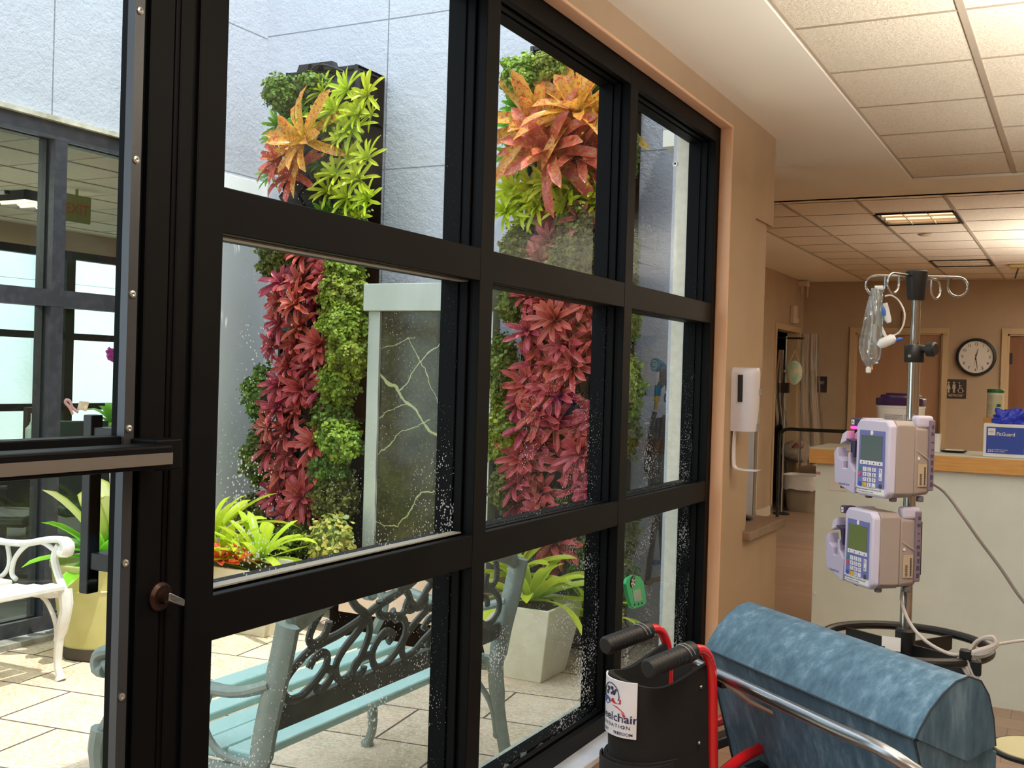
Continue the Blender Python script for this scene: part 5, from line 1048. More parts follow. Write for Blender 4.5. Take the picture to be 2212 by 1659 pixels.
# IV tubing bag
M_CLEAR = glass('clear_plastic_film', '#eef2f4', 0, 3.5, .16); M_TUBE = mat('clear_tubing', '#dfe3df', .15, alpha=.72); M_FROST = mat('frosted_plastic', '#e4e8ea', .2, alpha=.8)
iv = thing('iv_tubing_set', 'clear bag and tubing set with blue clamps hanging from the left hook', 'tubing set', tuple(at_y(1885, 640, 2.83)))
def P_(x, y, d=0): return at_y(x, y, 2.83+d)
b = MB(); prof = [(625, 1888, 12), (650, 1886, 14), (690, 1880, 17), (730, 1876, 22), (770, 1880, 22), (745, 1876, 23)]
def bag(u, v):
    ys = [622, 645, 670, 700, 730, 755, 775, 792]; cx = [1893, 1892, 1888, 1885, 1881, 1880, 1881, 1877]; hw = [10, 15, 18, 21, 24, 24, 20, 6]
    i = min(6, int(v*7)); f = v*7-i; y = lerp(ys[i], ys[i+1], f); x = lerp(cx[i], cx[i+1], f); w_ = lerp(hw[i], hw[i+1], f)
    a = 2*PI*u; k = 1+.14*noise.noise(Vector((math.cos(a)*2.2, math.sin(a)*2.2, v*7)))+.05*math.sin(a*9+v*4)
    return at_y(x+w_*k*math.cos(a), y, 2.83+.013*math.sin(a)*(w_/22)*k)
b.grid(bag, 40, 36); obj('clear_bag', b, M_CLEAR, iv, smooth=80)
b = MB()
for off in (0, 5, 10): b.tube(smooth_path([P_(1885+off, 625), P_(1888+off, 660), P_(1898+off*.5, 700), P_(1910+off*.4, 725), P_(1922, 735), P_(1930, 725)]), .0021, 8)
b.tube(smooth_path([P_(1912, 640), P_(1925, 638), P_(1942, 650), P_(1954, 675), P_(1952, 700), P_(1942, 718), P_(1928, 726)]), .0021, 8)
b.tube(smooth_path([P_(1880, 640), P_(1884, 690), P_(1880, 740), P_(1876, 780)]), .002, 8); b.tube(smooth_path([P_(1900, 630), P_(1895, 680), P_(1890, 740)]), .002, 8)
obj('tubing', b, M_TUBE, iv)
b = MB(); b.tube([P_(1888, 700), P_(1888, 705), P_(1889, 740)], [.003, .0048, .0048], 12); b.tube([P_(1889, 738), P_(1892, 745), P_(1893, 782), P_(1893, 785)], [.008, .0035, .0035, .005], 12); b.tube([P_(1877, 775), P_(1876, 792), P_(1876, 795), P_(1876, 804), P_(1876, 806)], [.007, .0035, .0065, .0065, .004], 14); obj('drip_chamber', b, M_FROST, iv)
b = MB(); b.tube([P_(1880, 744), P_(1900, 740)], .004, 10); b.tube([P_(1898, 748, -.02), P_(1905, 742, -.02), P_(1928, 732, -.02), P_(1934, 730, -.02)], [.007, .0125, .0125, .008], 14); obj('cassette', b, M_FROST, iv, smooth=50)
b = MB(); b.tube([P_(1934, 737, -.02), P_(1942, 733, -.02), P_(1950, 731, -.02)], [.0025, .0055, .0025], 10); b.tube([P_(1906, 663, -.02), P_(1909, 672, -.02), P_(1910, 682, -.02)], [.0035, .005, .0035], 10); obj('blue_clamp', b, mat('clamp_blue', '#2559b0', .35), iv)
b = MB(); b.tube([P_(1912, 655, -.01), P_(1918, 690, -.01), P_(1921, 697, -.01)], [.006, .0085, .005], 12); obj('clear_cap', b, M_FROST, iv); b = MB(); b.tube([P_(1890, 622), P_(1908, 622)], .006, 10); obj('hanger_fold', b, M_FROST, iv)
b = MB(); b.tube([P_(1883, 787), P_(1884, 798)], .0022, 8); obj('orange_tip', b, mat('orange_tip', '#e09a5a', .4), iv)
# ---- recliner
RL, RR2 = Vector((.726, 2.298, 0)), Vector((1.192, 1.910, 0))
wv = (RR2-RL).normalized(); WID = (RR2-RL).length; fv = Vector((-wv.y, wv.x, 0)); mid = (RL+RR2)/2
rot = math.atan2(wv.y, wv.x)
M, nt, out = new_mat('blue_mottled_vinyl'); g = G(nt); p = g.n('BsdfPrincipled'); g.l(p.outputs[0], out.inputs[0]); p.inputs['Roughness'].default_value = .48
v = g.coords('Object', (1, 1, .22)); n1 = g.noise(v, 55, 5, .65); n2 = g.noise(v, 18, 3, .6); n3 = g.noise(g.coords('Object'), 240, 2)
c = g.ramp(g.math('ADD', g.math('MULTIPLY', n1, .65), g.math('MULTIPLY', n2, .35)), [(.36, lin('#34526a')), (.52, lin('#486a82')), (.66, lin('#6a8aa2'))])
g.l(c, p.inputs['Base Color']); g.l(g.bump(n3, .12, .003), p.inputs['Normal']); M_VIN = M
M_SEAM = mat('dark_seam', '#22323e', .7)
rc = thing('recliner_chair', 'blue vinyl medical recliner with a chrome push bar, back towards the camera', 'recliner', (mid.x, mid.y, 0), rot, world=False)
ZR = .97; hw = WID/2
prof = [(-.098, ZR-.092), (-.085, ZR-.070), (-.050, ZR-.032), (-.018, ZR-.007), (.012, ZR-.001), (.038, ZR-.012), (.058, ZR-.042), (.070, ZR-.085), (.078, ZR-.14), (.105, ZR-.30), (.14, ZR-.42), (.0, ZR-.42), (-.098, ZR-.096)]
roll = [(-.098, ZR-.092), (-.090, ZR-.078), (-.070, ZR-.050), (-.045, ZR-.026), (-.018, ZR-.008), (.008, ZR-.002), (.034, ZR-.011), (.052, ZR-.036), (.064, ZR-.075), (.070, ZR-.12), (.01, ZR-.14)]
def ex(b, poly, x0, x1, rnd=.014, bow=.0):
    "extruded cushion with softened ends, local x from x0 to x1"
    xs = [x0, x0+rnd*.35, x0+rnd, lerp(x0, x1, .25), lerp(x0, x1, .5), lerp(x0, x1, .75), x1-rnd, x1-rnd*.35, x1]; k = [1-rnd*1.1, 1-rnd*.4, 1, 1, 1, 1, 1, 1-rnd*.4, 1-rnd*1.1]
    cy = sum(q[0] for q in poly)/len(poly); cz = sum(q[1] for q in poly)/len(poly)
    loft(b, [[Vector((x, cy+(y-cy)*kk, cz+(z-cz)*kk)) for y, z in poly] for x, kk in zip(xs, k)])
b = MB(); ex(b, roll, -hw, hw, .012); obj('head_roll', b, M_VIN, rc, smooth=50)
b = MB(); ex(b, [(-.095, ZR-.096), (-.075, ZR-.092), (.066, ZR-.10), (.073, ZR-.16), (.10, ZR-.32), (.13, ZR-.46), (.02, ZR-.50), (.005, ZR-.42), (-.06, ZR-.21)], -hw+.004, hw-.004, .012); obj('backrest', b, M_VIN, rc, smooth=35)
b = MB(); b.tube([(-hw+.002, -.0985, ZR-.094), (hw-.002, -.0985, ZR-.094)], .0022, 6)
b.tube([Vector((hw-.001, y, z+.0)) for y, z in roll[:10]], .0018, 6); b.tube([Vector((hw-.004, y, z)) for y, z in ((-.0985, ZR-.094), (-.06, ZR-.21), (.003, ZR-.42))], .002, 6); b.tube([Vector((-hw+.004, y, z)) for y, z in ((-.0985, ZR-.094), (-.06, ZR-.21), (.003, ZR-.42))], .002, 6); obj('seam_piping', b, M_SEAM, rc)
b = MB(); bz, by = .87, -.172
pts = smooth_path([(-.215, by+.0, bz), (-.19, by, bz), (0, by, bz), (.20, by, bz), (.30, by+.01, bz-.003), (.35, by+.045, bz-.03), (.355, by+.10, bz-.07), (.34, by+.13, bz-.09)], 4)
b.tube(pts, .0115, 14)
b.tube([(-.14, by+.01, bz-.012), (-.12, by+.06, bz-.05), (-.10, by+.12, bz-.08)], .007, 8); pb_ = obj('push_bar', b, mat('satin_steel', '#a9adb3', .3, 1.0), rc)
b = MB(); b.box(-.17, by+.005, bz-.028, -.135, by+.02, bz-.008); obj('bar_bracket', b, M_BLKPL, rc, bevel=.003)
for s in (-1, 1):
    b = MB(); ex(b, [(.12, .28), (.12, .62), (.16, .66), (.60, .63), (.66, .60), (.66, .28)], s*(hw-.015)-.045, s*(hw-.015)+.045, .012); obj('armrest', b, M_VIN, rc, smooth=40)
b = MB(); ex(b, [(.06, .34), (.08, .47), (.60, .50), (.68, .48), (.68, .36)], -hw+.07, hw-.07, .012); obj('seat_cushion', b, M_VIN, rc, smooth=40)
b = MB(); ex(b, [(.69, .16), (.69, .47), (.73, .48), (.75, .2)], -hw+.06, hw-.06, .01); obj('footrest', b, M_VIN, rc, smooth=40)
b = MB(); b.box(-hw+.05, .05, .16, hw-.05, .62, .30); obj('base_frame', b, M_BLKPL, rc, smooth=0)
for sx in (-1, 1):
    for y in (.06, .58):
        b = MB(); b.cyl((sx*(hw-.08), y-.0, .16), (sx*(hw-.08), y, .07), .012, 10); b.cyl((sx*(hw-.08)-.014, y, .05), (sx*(hw-.08)+.014, y, .05), .05, 20); obj('caster', b, M_BLKPL, rc)
# ---- folded wheelchair
M_RED = mat('red_enamel', '#c0161c', .25, coat=.4); M_NYL = mat('black_nylon', '#0b0c0e', .8, bump=.15, bscale=300); M_GRIP = mat('black_grip', '#111316', .5)
wc = thing('wheelchair', 'folded red-framed wheelchair with black nylon back, parked by the window', 'wheelchair', (.66, 2.25, 0))
gd = Vector((.3, .954, 0)); A0, B0 = Vector((.556, 1.94, .923)), Vector((.683, 1.828, .923))
for nm, q in (('left', A0), ('right', B0)):
    b = MB(); e = q+gd*.13+Vector((0, 0, .012))
    ln = (e-q); n_ = 52; pts = [q+ln*(i/(n_-1)) for i in range(n_)]; rs = [.0163+.0016*((i//2) % 2) if i < 34 else (.0175 if i < 40 else .0185) for i in range(n_)]; rs[0] = .014
    b.tube(pts, rs, 16); gp = obj('hand_grip', b, M_GRIP, wc, smooth=25)
    b = MB()
    for k in (20.5, 22.5): c_ = q+ln*(k/25); t_ = ln.normalized(); u_ = Vector((0, 0, 1)); s_ = t_.cross(u_); b.tube([c_+(u_*math.cos(a)+s_*math.sin(a))*.0188+t_*(-.010*math.cos(a)) for a in [PI*i/8-PI/2 for i in range(9)]], .0009, 5)
    obj('grip_groove', b, mat('grip_highlight', '#8d9399', .4), gp)
    b = MB(); f1 = q+gd*.128+Vector((0, 0, .0118)); fw_ = gd
    pts = smooth_path([f1, f1+fw_*.02, f1+fw_*.044+Vector((0, 0, -.008)), f1+fw_*.062+Vector((0, 0, -.03)), f1+fw_*.070+Vector((0, 0, -.06)), f1+fw_*.078+Vector((0, 0, -.16)), f1+fw_*.09+Vector((0, 0, -.34)), f1+fw_*.10+Vector((0, 0, -.48))], 4)
    b.tube(pts, .0098, 14); b.tube([f1+fw_*.10+Vector((0, 0, -.46)), f1+fw_*.30+Vector((0, 0, -.46)), f1+fw_*.46+Vector((0, 0, -.46)), f1+fw_*.50+Vector((0, 0, -.66)), f1+fw_*.56+Vector((0, 0, -.80))], .0115, 12)
    b.tube([f1+fw_*.10+Vector((0, 0, -.46)), f1+fw_*.10+Vector((0, 0, -.76)), f1+fw_*.40+Vector((0, 0, -.76)), f1+fw_*.50+Vector((0, 0, -.60))], .0115, 12)
    b.tube(smooth_path([f1+fw_*.085+Vector((0, 0, -.26)), f1+fw_*.2+Vector((0, 0, -.235)), f1+fw_*.34+Vector((0, 0, -.24)), f1+fw_*.38+Vector((0, 0, -.30)), f1+fw_*.38+Vector((0, 0, -.46))], 4), .011, 12); obj('side_frame', b, M_RED, wc)
    sgn = -1 if nm == 'left' else 1; sd = Vector((.954, -.3, 0))*sgn
    c_ = f1+fw_*.12+Vector((0, 0, -.935+.30)); c_.z = .30; b = MB()
    b.tube([c_+sd*.04+gd*(.29*math.cos(a))+Vector((0, 0, .29*math.sin(a))) for a in [2*PI*i/48 for i in range(48)]], .012, 8, closed=True); wh = obj('rear_wheel', b, M_GRIP, wc)
    b = MB()
    for k in range(12): a = 2*PI*k/12; b.tube([c_+sd*.04, c_+sd*.04+gd*(.28*math.cos(a))+Vector((0, 0, .28*math.sin(a)))], .003, 5)
    b.cyl(c_+sd*.015, c_+sd*.06, .022, 14); obj('spokes', b, M_STEEL, wh)
    c2 = f1+fw_*.56; c2.z = .075; b = MB(); b.cyl(c2-sd*.012, c2+sd*.012, .073, 24); obj('front_caster', b, M_GRIP, wc)
    b = MB(); c3 = f1+fw_*.30; c3.z = .66; b.hexa([c3+fw_*a+sd*s_*.018+Vector((0, 0, z)) for z in (-.012, .012) for a, s_ in ((-.1, -1), (.14, -1), (.14, 1), (-.1, 1))]); obj('arm_pad', b, M_BLKPL, wc, bevel=.006)
# back upholstery folded into a U, with pocket and sewn label
def mixp(a, c, t): return a+(c-a)*t
plan = [Vector(q+(0,)) for q in ((.618, 2.125), (.600, 2.08), (.583, 2.03), (.572, 1.985), (.572, 1.945), (.586, 1.905), (.615, 1.885), (.645, 1.887), (.672, 1.905), (.700, 1.950), (.722, 1.992), (.738, 2.022))]
fine = smooth_path(plan, 6); cum = [0]
for i in range(1, len(fine)): cum.append(cum[-1]+(fine[i]-fine[i-1]).length)
TOT = cum[-1]
def U(s, z, off=0):
    s = max(0, min(TOT-1e-5, s)); i = max(j for j in range(len(cum)-1) if cum[j] <= s); f = (s-cum[i])/(cum[i+1]-cum[i]+1e-9); p = fine[i]+(fine[i+1]-fine[i])*f
    tt = (fine[min(i+2, len(fine)-1)]-fine[max(i-1, 0)]).normalized(); nn = Vector((tt.y, -tt.x, 0)); nn = nn if (nn.dot(Vector((-.3, -.954, 0))) > -.4) else -nn
    nn = Vector((-tt.y, tt.x, 0)); c_ = Vector((.65, 2.0, 0)); nn = nn if nn.dot(p-c_) > 0 else -nn
    ap = math.sin(PI*s/TOT); cen = Vector((.66, 2.03, 0)); k = 1-.05*ap*(.885-z)*1.0
    q = cen+(p-cen)*k; q.z = z; return q+nn*off
ztop = lambda s: .893-.018*math.sin(PI*s/TOT)+.01*math.cos(4*PI*s/TOT)
b = MB(); fnb = lambda u, v: U(u*TOT, lerp(.45, ztop(u*TOT), v), .004+.003*noise.noise(Vector((u*7, v*4, 1)))); b.slab(fnb, 60, 16, lambda u, v: U(u*TOT, lerp(.45, ztop(u*TOT), v), -.004)); obj('back_upholstery', b, M_NYL, wc, smooth=60)
LAP = cum[[i for i in range(len(fine)) if (fine[i]-plan[6]).length < 1e-4][0]]
KS = .78; s1 = LAP+.030; s0 = s1-.125*KS; zl0, zl1 = .778, .880
b = MB(); b.slab(lambda u, v: U(lerp(s0, s1, u), lerp(zl0, zl1, v), .0095), 30, 4, lambda u, v: U(lerp(s0, s1, u), lerp(zl0, zl1, v), .0065)); lb = obj('sewn_label', b, mat('label_white', '#d9dce6', .55), wc, smooth=60)
def LT(b, s, sz, u0, v0, al='CENTER', spc=1): text_mb(b, s, sz*KS, lambda u, v: U(s0+u0*KS+u, zl0+v0*KS+v, .0103), al, spc)
b = MB(); LT(b, 'Wheelchair', .0275, .0625, .036); LT(b, 'FOUNDATION', .0118, .0640, .021, spc=1.35); LT(b, 'MOBILITY', .0098, .036, .006); LT(b, 'FREEDOM', .0098, .096, .006); LT(b, '·', .01, .066, .010); obj('label_lettering', b, mat('navy_lettering', '#2a2f55', .6), lb, smooth=0, fixn=False)
def patch(b, poly, off=.0101): b.add([U(s0+x*KS, zl0+z*KS, off) for x, z in poly], [tuple(range(len(poly)))])
b = MB(); cx, cz = .063, .094
b.tube([U(s0+(cx+.024*math.cos(a))*KS, zl0+(cz+.027*math.sin(a))*KS, .0102) for a in [PI*i/14*1.25-.35 for i in range(15)]], .0009, 5)
for (dx, dz, r_) in ((-.008, .012, .006), (.004, .015, .005), (.010, .006, .006), (-.012, .002, .005), (.002, .003, .0035), (.015, .013, .003)):
    patch(b, [(cx+dx+r_*math.cos(a)*(1+.25*math.sin(3*a)), cz+dz+r_*math.sin(a)) for a in [2*PI*i/9 for i in range(9)]])
obj('globe_emblem', b, mat('dark_navy_print', '#22264a', .6), lb, smooth=0, fixn=False)
b = MB(); patch(b, [(.060, .078), (.068, .086), (.092, .088), (.092, .077), (.075, .075)]); patch(b, [(.066, .071), (.085, .066), (.101, .054), (.098, .060), (.083, .070)]); patch(b, [(.092, .060), (.102, .052), (.099, .046)]); obj('red_ribbon_print', b, mat('red_print', '#b8242e', .6), lb, smooth=0, fixn=False)
b = MB(); patch(b, [(.036, .078), (.046, .088), (.060, .084), (.062, .074), (.050, .068), (.040, .070)]); obj('blue_print', b, mat('blue_print', '#2f4c96', .6), lb, smooth=0, fixn=False)
b = MB(); b.slab(lambda u, v: U(lerp(LAP-.10, LAP+.115, u), lerp(.50, .735, v), .008+.007*math.sin(PI*min(1, u*1.02))**.6*(1 if v < .92 else .55)), 30, 10, lambda u, v: U(lerp(LAP-.10, LAP+.115, u), lerp(.50, .735, v), .004)); pk = obj('back_pocket', b, M_NYL, wc, smooth=60)
b = MB(); fl = [(0, 0), (0, .07), (.17, .07), (.17, .014), (.150, -.002), (0, 0)]
b.slab(lambda u, v: U(lerp(LAP-.07, LAP+.10, u), lerp(.66+(.012 if u > .9 else 0), .732, v), .020*math.sin(PI*min(1, .25+u*.62))**.5), 20, 4, lambda u, v: U(lerp(LAP-.07, LAP+.10, u), lerp(.66, .732, v), .016*math.sin(PI*min(1, .25+u*.62))**.5)); obj('pocket_flap', b, mat('black_nylon_flap', '#15171b', .7, bump=.1, bscale=300), pk, smooth=50)
for z in (.86, .755, .65):
    p3 = U(TOT-.030, z, .006); b = MB(); b.ball(p3, .0035, 6); obj('rivet', b, M_STEEL, wc)
# ---- little round stool top at right edge
st_ = thing('side_table', 'small round cream-topped table with a black rim, at the lower right edge', 'table', (1.27, 3.2, 0))
b = MB(); b.lathe([(1e-5, .495), (.103, .495), (.105, .49), (.105, .48)], (1.262, 3.2, 0), 48); obj('top', b, mat('cream_top', '#c9c59b', .45), st_)
b = MB(); b.tube([(1.262+.108*math.cos(a), 3.2+.108*math.sin(a), .487) for a in [2*PI*i/48 for i in range(48)]], .007, 8, closed=True); b.lathe([(.1, .48), (1e-5, .478)], (1.262, 3.2, 0), 40); obj('rim', b, M_BLKPL, st_)
b = MB(); b.cyl((1.262, 3.2, .03), (1.262, 3.2, .48), .015, 14); b.lathe([(.09, 0), (.09, .012), (.02, .03), (1e-5, .03)], (1.262, 3.2, 0), 30); obj('pedestal', b, M_BLKPL, st_)
# ---- far corridor things
tc = thing('trash_can', 'tan waste bin with a white liner folded over its rim', 'trash can', (-1.30, 12.5, 0)); cc = Vector((-1.455, 12.6, 0))
b = MB(); loft(b, [sq(.155, 0, 40, 4, cc), sq(.16, .01, 40, 4, cc), sq(.205, .36, 40, 4, cc), sq(.205, .38, 40, 4, cc)]); obj('bin', b, mat('tan_bin', '#8f8678', .6), tc, smooth=50)
b = MB(); r = random.Random(2)
def lin_(u, v):
    a = 2*PI*u; z = lerp(.25, .41, v); rr_ = lerp(.222, .214, v)*(1+.035*noise.noise(Vector((math.cos(a)*4, math.sin(a)*4, v*5))))
    e = 4; zz = z+.02*noise.noise(Vector((math.cos(a)*3, math.sin(a)*3, 4)))*(1-v)
    return cc+Vector((rr_*math.copysign(abs(math.cos(a))**(2/e), math.cos(a)), rr_*math.copysign(abs(math.sin(a))**(2/e), math.sin(a)), zz))
b.grid(lin_, 60, 8); b.grid(lambda u, v: cc+((lin_(u, 1)-cc)-Vector((0, 0, 0)))*(1-.0*v)*1+Vector((-(lin_(u, 1)-cc).x*.12*v, -(lin_(u, 1)-cc).y*.12*v, -.12*v)), 60, 3); obj('liner', b, mat('liner_white', '#dfe2e6', .35), tc, smooth=70)
q = Vector((-1.13, 12.45, 0)); b = MB(); b.grid(lambda u, v: q+Vector((.10*math.cos(2*PI*u)*math.sin(PI*v)*(1+.3*noise.noise(Vector((u*9, v*6, 2)))), .10*math.sin(2*PI*u)*math.sin(PI*v), .30+.14*math.cos(PI*v))), 24, 16); tag(obj('plastic_bag', b, MATS['liner_white'], None, smooth=70), 'small knotted white bag beside the waste bin, behind the counter end', 'bag')
# bed rail
b = MB(); yb = 11.6; A = at_y(1678, 1100, yb); T_ = at_y(1685, 926, yb); E_ = at_y(1870, 930, yb); zt = T_.z-.0
b.tube(smooth_path([(T_.x, yb, .0), (T_.x, yb, .4), (T_.x, yb, zt-.10), (T_.x+.025, yb, zt-.03), (T_.x+.09, yb, zt), (T_.x+.3, yb, zt), (T_.x+1.2, yb, zt), (T_.x+1.3, yb, zt-.06), (T_.x+1.32, yb, zt-.2), (T_.x+1.32, yb, 0)], 4), .019, 12); tag(obj('cart_handle_frame', b, M_BLKPL), 'tall black tubular frame standing in the corridor behind the counter', 'frame')
# hanging mask and bags on a stand
sp = thing('coat_stand', 'thin metal stand in the corridor hung with clear gowns', 'stand', (-1.5, 12.1, 0))
P2 = lambda x, y, Y=12.1: at_y(x, y, Y)
b = MB(); q = P2(1697, 800); b.cyl((q.x, 12.1, .03), (q.x, 12.1, 1.95), .012, 10); obj('stand_pole', b, M_STEEL, sp)
b = MB(); b.lathe([(.09, 0), (.09, .015), (.02, .03), (1e-5, .03)], (q.x, 12.1, 0), 24); b.cyl((q.x-.10, 12.1, 1.93), (q.x+.2, 12.1, 1.93), .012, 8); b.box(q.x-.04, 12.06, 1.33, q.x+.04, 12.14, 1.44); obj('stand_base', b, M_BLKPL, sp)
M_GOWN = glass('gown_film', '#e4e4e4', 0, .8, .17)
def drape(x0, x1, z0, z1, y, sd_, amp=.05):
    b = MB(); b.grid(lambda u, v: Vector((lerp(x0, x1, u)+.05*math.sin(v*3+sd_)*(1-v)+(u-.5)*.10*(1-v), y+amp*math.sin(u*16+sd_)+.03*noise.noise(Vector((u*4, v*5, sd_))), lerp(z0+.08*noise.noise(Vector((u*3, sd_, 2))), z1, v))), 40, 24); return b
tag(obj('plastic_gown', drape(q.x+.14, q.x+.36, .55, 1.98, 12.12, 1.0), M_GOWN, None, smooth=80), 'sheer white gown hanging to the right of the thin metal stand', 'gown')
tag(obj('plastic_gown', drape(q.x-.09, q.x-.03, .95, 1.80, 12.12, 2.4, .02), M_GOWN, None, smooth=80), 'sheer grey gown hanging to the left of the thin metal stand', 'gown')
c = P2(1716, 805, 12.0); mk = thing('face_mask_bag', 'clear bag holding a pale aqua face mask, hanging from the metal stand', 'bag', tuple(c))
b = MB(); b.grid(lambda u, v: c+Vector((.085*math.cos(2*PI*u)*math.sin(PI*v)*(1+.2*noise.noise(Vector((u*5, v*4, 8)))), .05*math.sin(2*PI*u)*math.sin(PI*v), .13*math.cos(PI*v)*(1.0 if v > .5 else 1.0))), 28, 18); obj('aqua_mask', b, mat('aqua_mask', '#86c4b4', .6, 0, '#d8d3bd', 14), mk, smooth=70)
b = MB(); b.tube([c+Vector((-.08, 0, .06)), c+Vector((-.0, 0, .24)), c+Vector((.07, 0, .06))], .007, 6); b.tube([c+Vector((-.09, 0, .0)), c+Vector((-.11, 0, .02))], .012, 6); obj('ties', b, mat('dull_white_tie', '#b9b2a6', .5), mk)
c = P2(1722, 975, 12.98); pb3 = thing('laundry_bag', 'pale plastic bag with a red string resting on the corridor trolley', 'bag', (c.x, c.y, c.z-.15))
b = MB(); b.grid(lambda u, v: c+Vector((.19*math.cos(2*PI*u)*math.sin(PI*v)*(1+.3*noise.noise(Vector((math.cos(6.28*u)*2, v*5, 1)))), .14*math.sin(2*PI*u)*math.sin(PI*v), .13*math.cos(PI*v))), 30, 18); obj('bag', b, mat('dull_film', '#b5aea2', .35, 0, '#9b948a', 30), pb3, smooth=70)
b = MB(); b.tube(smooth_path([c+Vector((-.02, -.14, .05)), c+Vector((.03, -.155, .10)), c+Vector((.08, -.14, .05)), c+Vector((.11, -.15, .09))]), .012, 6); obj('red_string', b, mat('dull_red', '#a8323a', .6), pb3)
b = MB(); b.box(c.x-.1, 12.85, .52, c.x+.6, 13.15, .55); b.box(c.x-.1, 12.85, .12, c.x+.6, 13.15, .15)
for x in (c.x-.09, c.x+.58):
    for y in (12.86, 13.13): b.cyl((x, y, 0), (x, y, .55), .012, 8)
tag(obj('trolley', b, mat('dark_trolley', '#3a3532', .5), smooth=0), 'dark low trolley in the corridor under the pale plastic bag', 'trolley')
# black cabinet seen past the pier
b = MB(); b.box(-1.98, 10.7, 0, -1.62, 11.1, 1.49); b.box(-1.98, 10.69, 0, -1.622, 10.7, .72); kb = tag(obj('tall_cabinet', b, M_BLKPL, smooth=0), 'tall black cabinet in the corridor just past the tan pier', 'cabinet')
q = at_x(1668, 850, -1.67)
b = MB(); b.box(-2.3, 12.3, 0, -1.95, 12.9, 1.75); b.cyl((-1.94, 12.45, 1.5), (-1.94, 12.75, 1.62), .03, 8); tag(obj('dark_machine', b, mat('dark_grey_machine', '#4a4f55', .5), bevel=.02), 'dark grey equipment standing inside the open side door', 'equipment')
q = at_z(1622, 1123, .786); b = MB(); b.prism([(-.03, 0), (.03, 0), (.035, .008), (.0, .02), (-.03, .014)], lambda u, v, w_: Vector((q.x-.03+u, q.y+w_, .786+v)), -.03, .02); tag(obj('small_black_clip', b, M_BLKPL, bevel=.002), 'small black clip lying on the stone ledge beside the pier', 'clip')
# ---- hose, nozzle and hanging meter outside
hy = 5.66; H_ = lambda x, y, dy=0: at_y(x, y, hy+dy)
hs = thing('garden_hose', 'black coiled garden hose with a teal spray nozzle, hung on the stucco wall', 'hose', tuple(H_(1425, 1000)))
b = MB()
for k, (xa, xb, yb_) in enumerate(((1415, 1398, 1020), (1424, 1405, 1075), (1433, 1415, 1060), (1442, 1430, 1130), (1436, 1420, 1120))):
    b.tube(smooth_path([H_(xa, 905-2*k, -.02*k/2), H_(xa-4, 940, -.03), H_(xb+2, 990, -.03), H_(xb, yb_, -.03), H_(xb+8, yb_+10, -.02), H_(xa, 1000, 0), H_(xa+8, 910, 0)], 4), .0125, 8)
b.tube(smooth_path([H_(1415, 890, -.03), H_(1410, 910, -.03), H_(1402, 960, -.04), H_(1395, 1015, -.04)], 4), .0125, 8)
b.tube(smooth_path([H_(1440, 1060), H_(1420, 1110, -.02), H_(1408, 1180, -.03), H_(1400, 1245, -.03), H_(1396, 1262, -.03)], 4), .016, 8)
b.tube(smooth_path([H_(1425, 1120), H_(1428, 1180, -.01), H_(1432, 1250, -.01), H_(1434, 1330, -.01), H_(1431, 1350)], 4), .009, 8)
obj('hose', b, mat('black_hose', '#26282b', .6), hs)
b = MB(); b.tube(smooth_path([H_(1438, 850), H_(1436, 865), H_(1444, 880), H_(1445, 960)], 4), .005, 6); obj('hanging_strap', b, mat('maroon_cord', '#4a2733', .6), hs)
b = MB(); nz = H_(1422, 790, -.10); b.tube([nz+Vector((-.012, -.03, .005)), nz+Vector((-.01, -.026, .005)), nz+Vector((.004, .0, 0)), nz+Vector((.022, .03, -.01))], [.033, .036, .034, .02], 24); nzo = obj('nozzle_head', b, mat('teal_plastic', '#1c6a84', .35), hs)
b = MB(); c_ = nz+Vector((-.0135, -.0335, .005))
b.tube([c_, c_+Vector((.001, .003, 0))], .026, 20); obj('nozzle_face', b, mat('grey_teal', '#6f98a0', .4), nzo)
b = MB()
for a in range(6): b.ball(c_+Vector((.014*math.cos(a), -.002, .014*math.sin(a))), .004, 5)
obj('nozzle_ports', b, M_BLKPL, nzo)
b = MB(); b.tube([nz+Vector((.02, .02, -.01)), H_(1432, 825, -.07), H_(1422, 838, -.07)], [.018, .02, .016], 14); obj('nozzle_neck', b, mat('dark_grip2', '#22302f', .5), hs)
b = MB(); b.tube([H_(1422, 832, -.08), H_(1420, 855, -.08)], [.018, .017], 14); obj('nozzle_collar', b, MATS['teal_plastic'], hs)
b = MB(); b.tube([H_(1420, 855, -.08), H_(1419, 866, -.08), H_(1418, 868, -.07), H_(1416, 884, -.06)], [.014, .014, .010, .010], 12); b.tube([H_(1419, 862, -.08), H_(1410, 862, -.09)], .009, 10); obj('brass_fitting', b, mat('brass', '#c79a45', .3, 1.0), hs)
b = MB(); b.tube([H_(1443, 820, .03), H_(1443, 845, .03)], .014, 10); b.tube([H_(1440, 832, .0), H_(1448, 832, .03)], .012, 10); obj('hanger', b, M_BLKPL, hs)
t = thing('tap', 'brown weathered garden tap low on the stucco wall behind the hose', 'tap', tuple(H_(1415, 1255)))
b = MB(); b.tube([H_(1398, 1262, -.06), H_(1412, 1252, -.05), H_(1425, 1250, -.02), H_(1430, 1252, .06)], [.016, .012, .014, .012], 10); obj('tap_body', b, mat('weathered_brass', '#7a5a3c', .6, .5), t); b = MB(); b.tube([H_(1415, 1215, -.03), H_(1440, 1214, .0)], .012, 8); b.ball(H_(1414, 1215, -.03), .016, 6); obj('blue_valve', b, mat('dull_blue', '#2c4a7c', .5), t)
b = MB(); q = at_y(1461, 355, 5.0)
gm = thing('wind_meter', 'bright green handheld fan meter hanging against the lower window pane', 'meter', (-.075, 3.74, .60))
GX = -.038; gc = lambda x, y: at_x(x, y, GX)
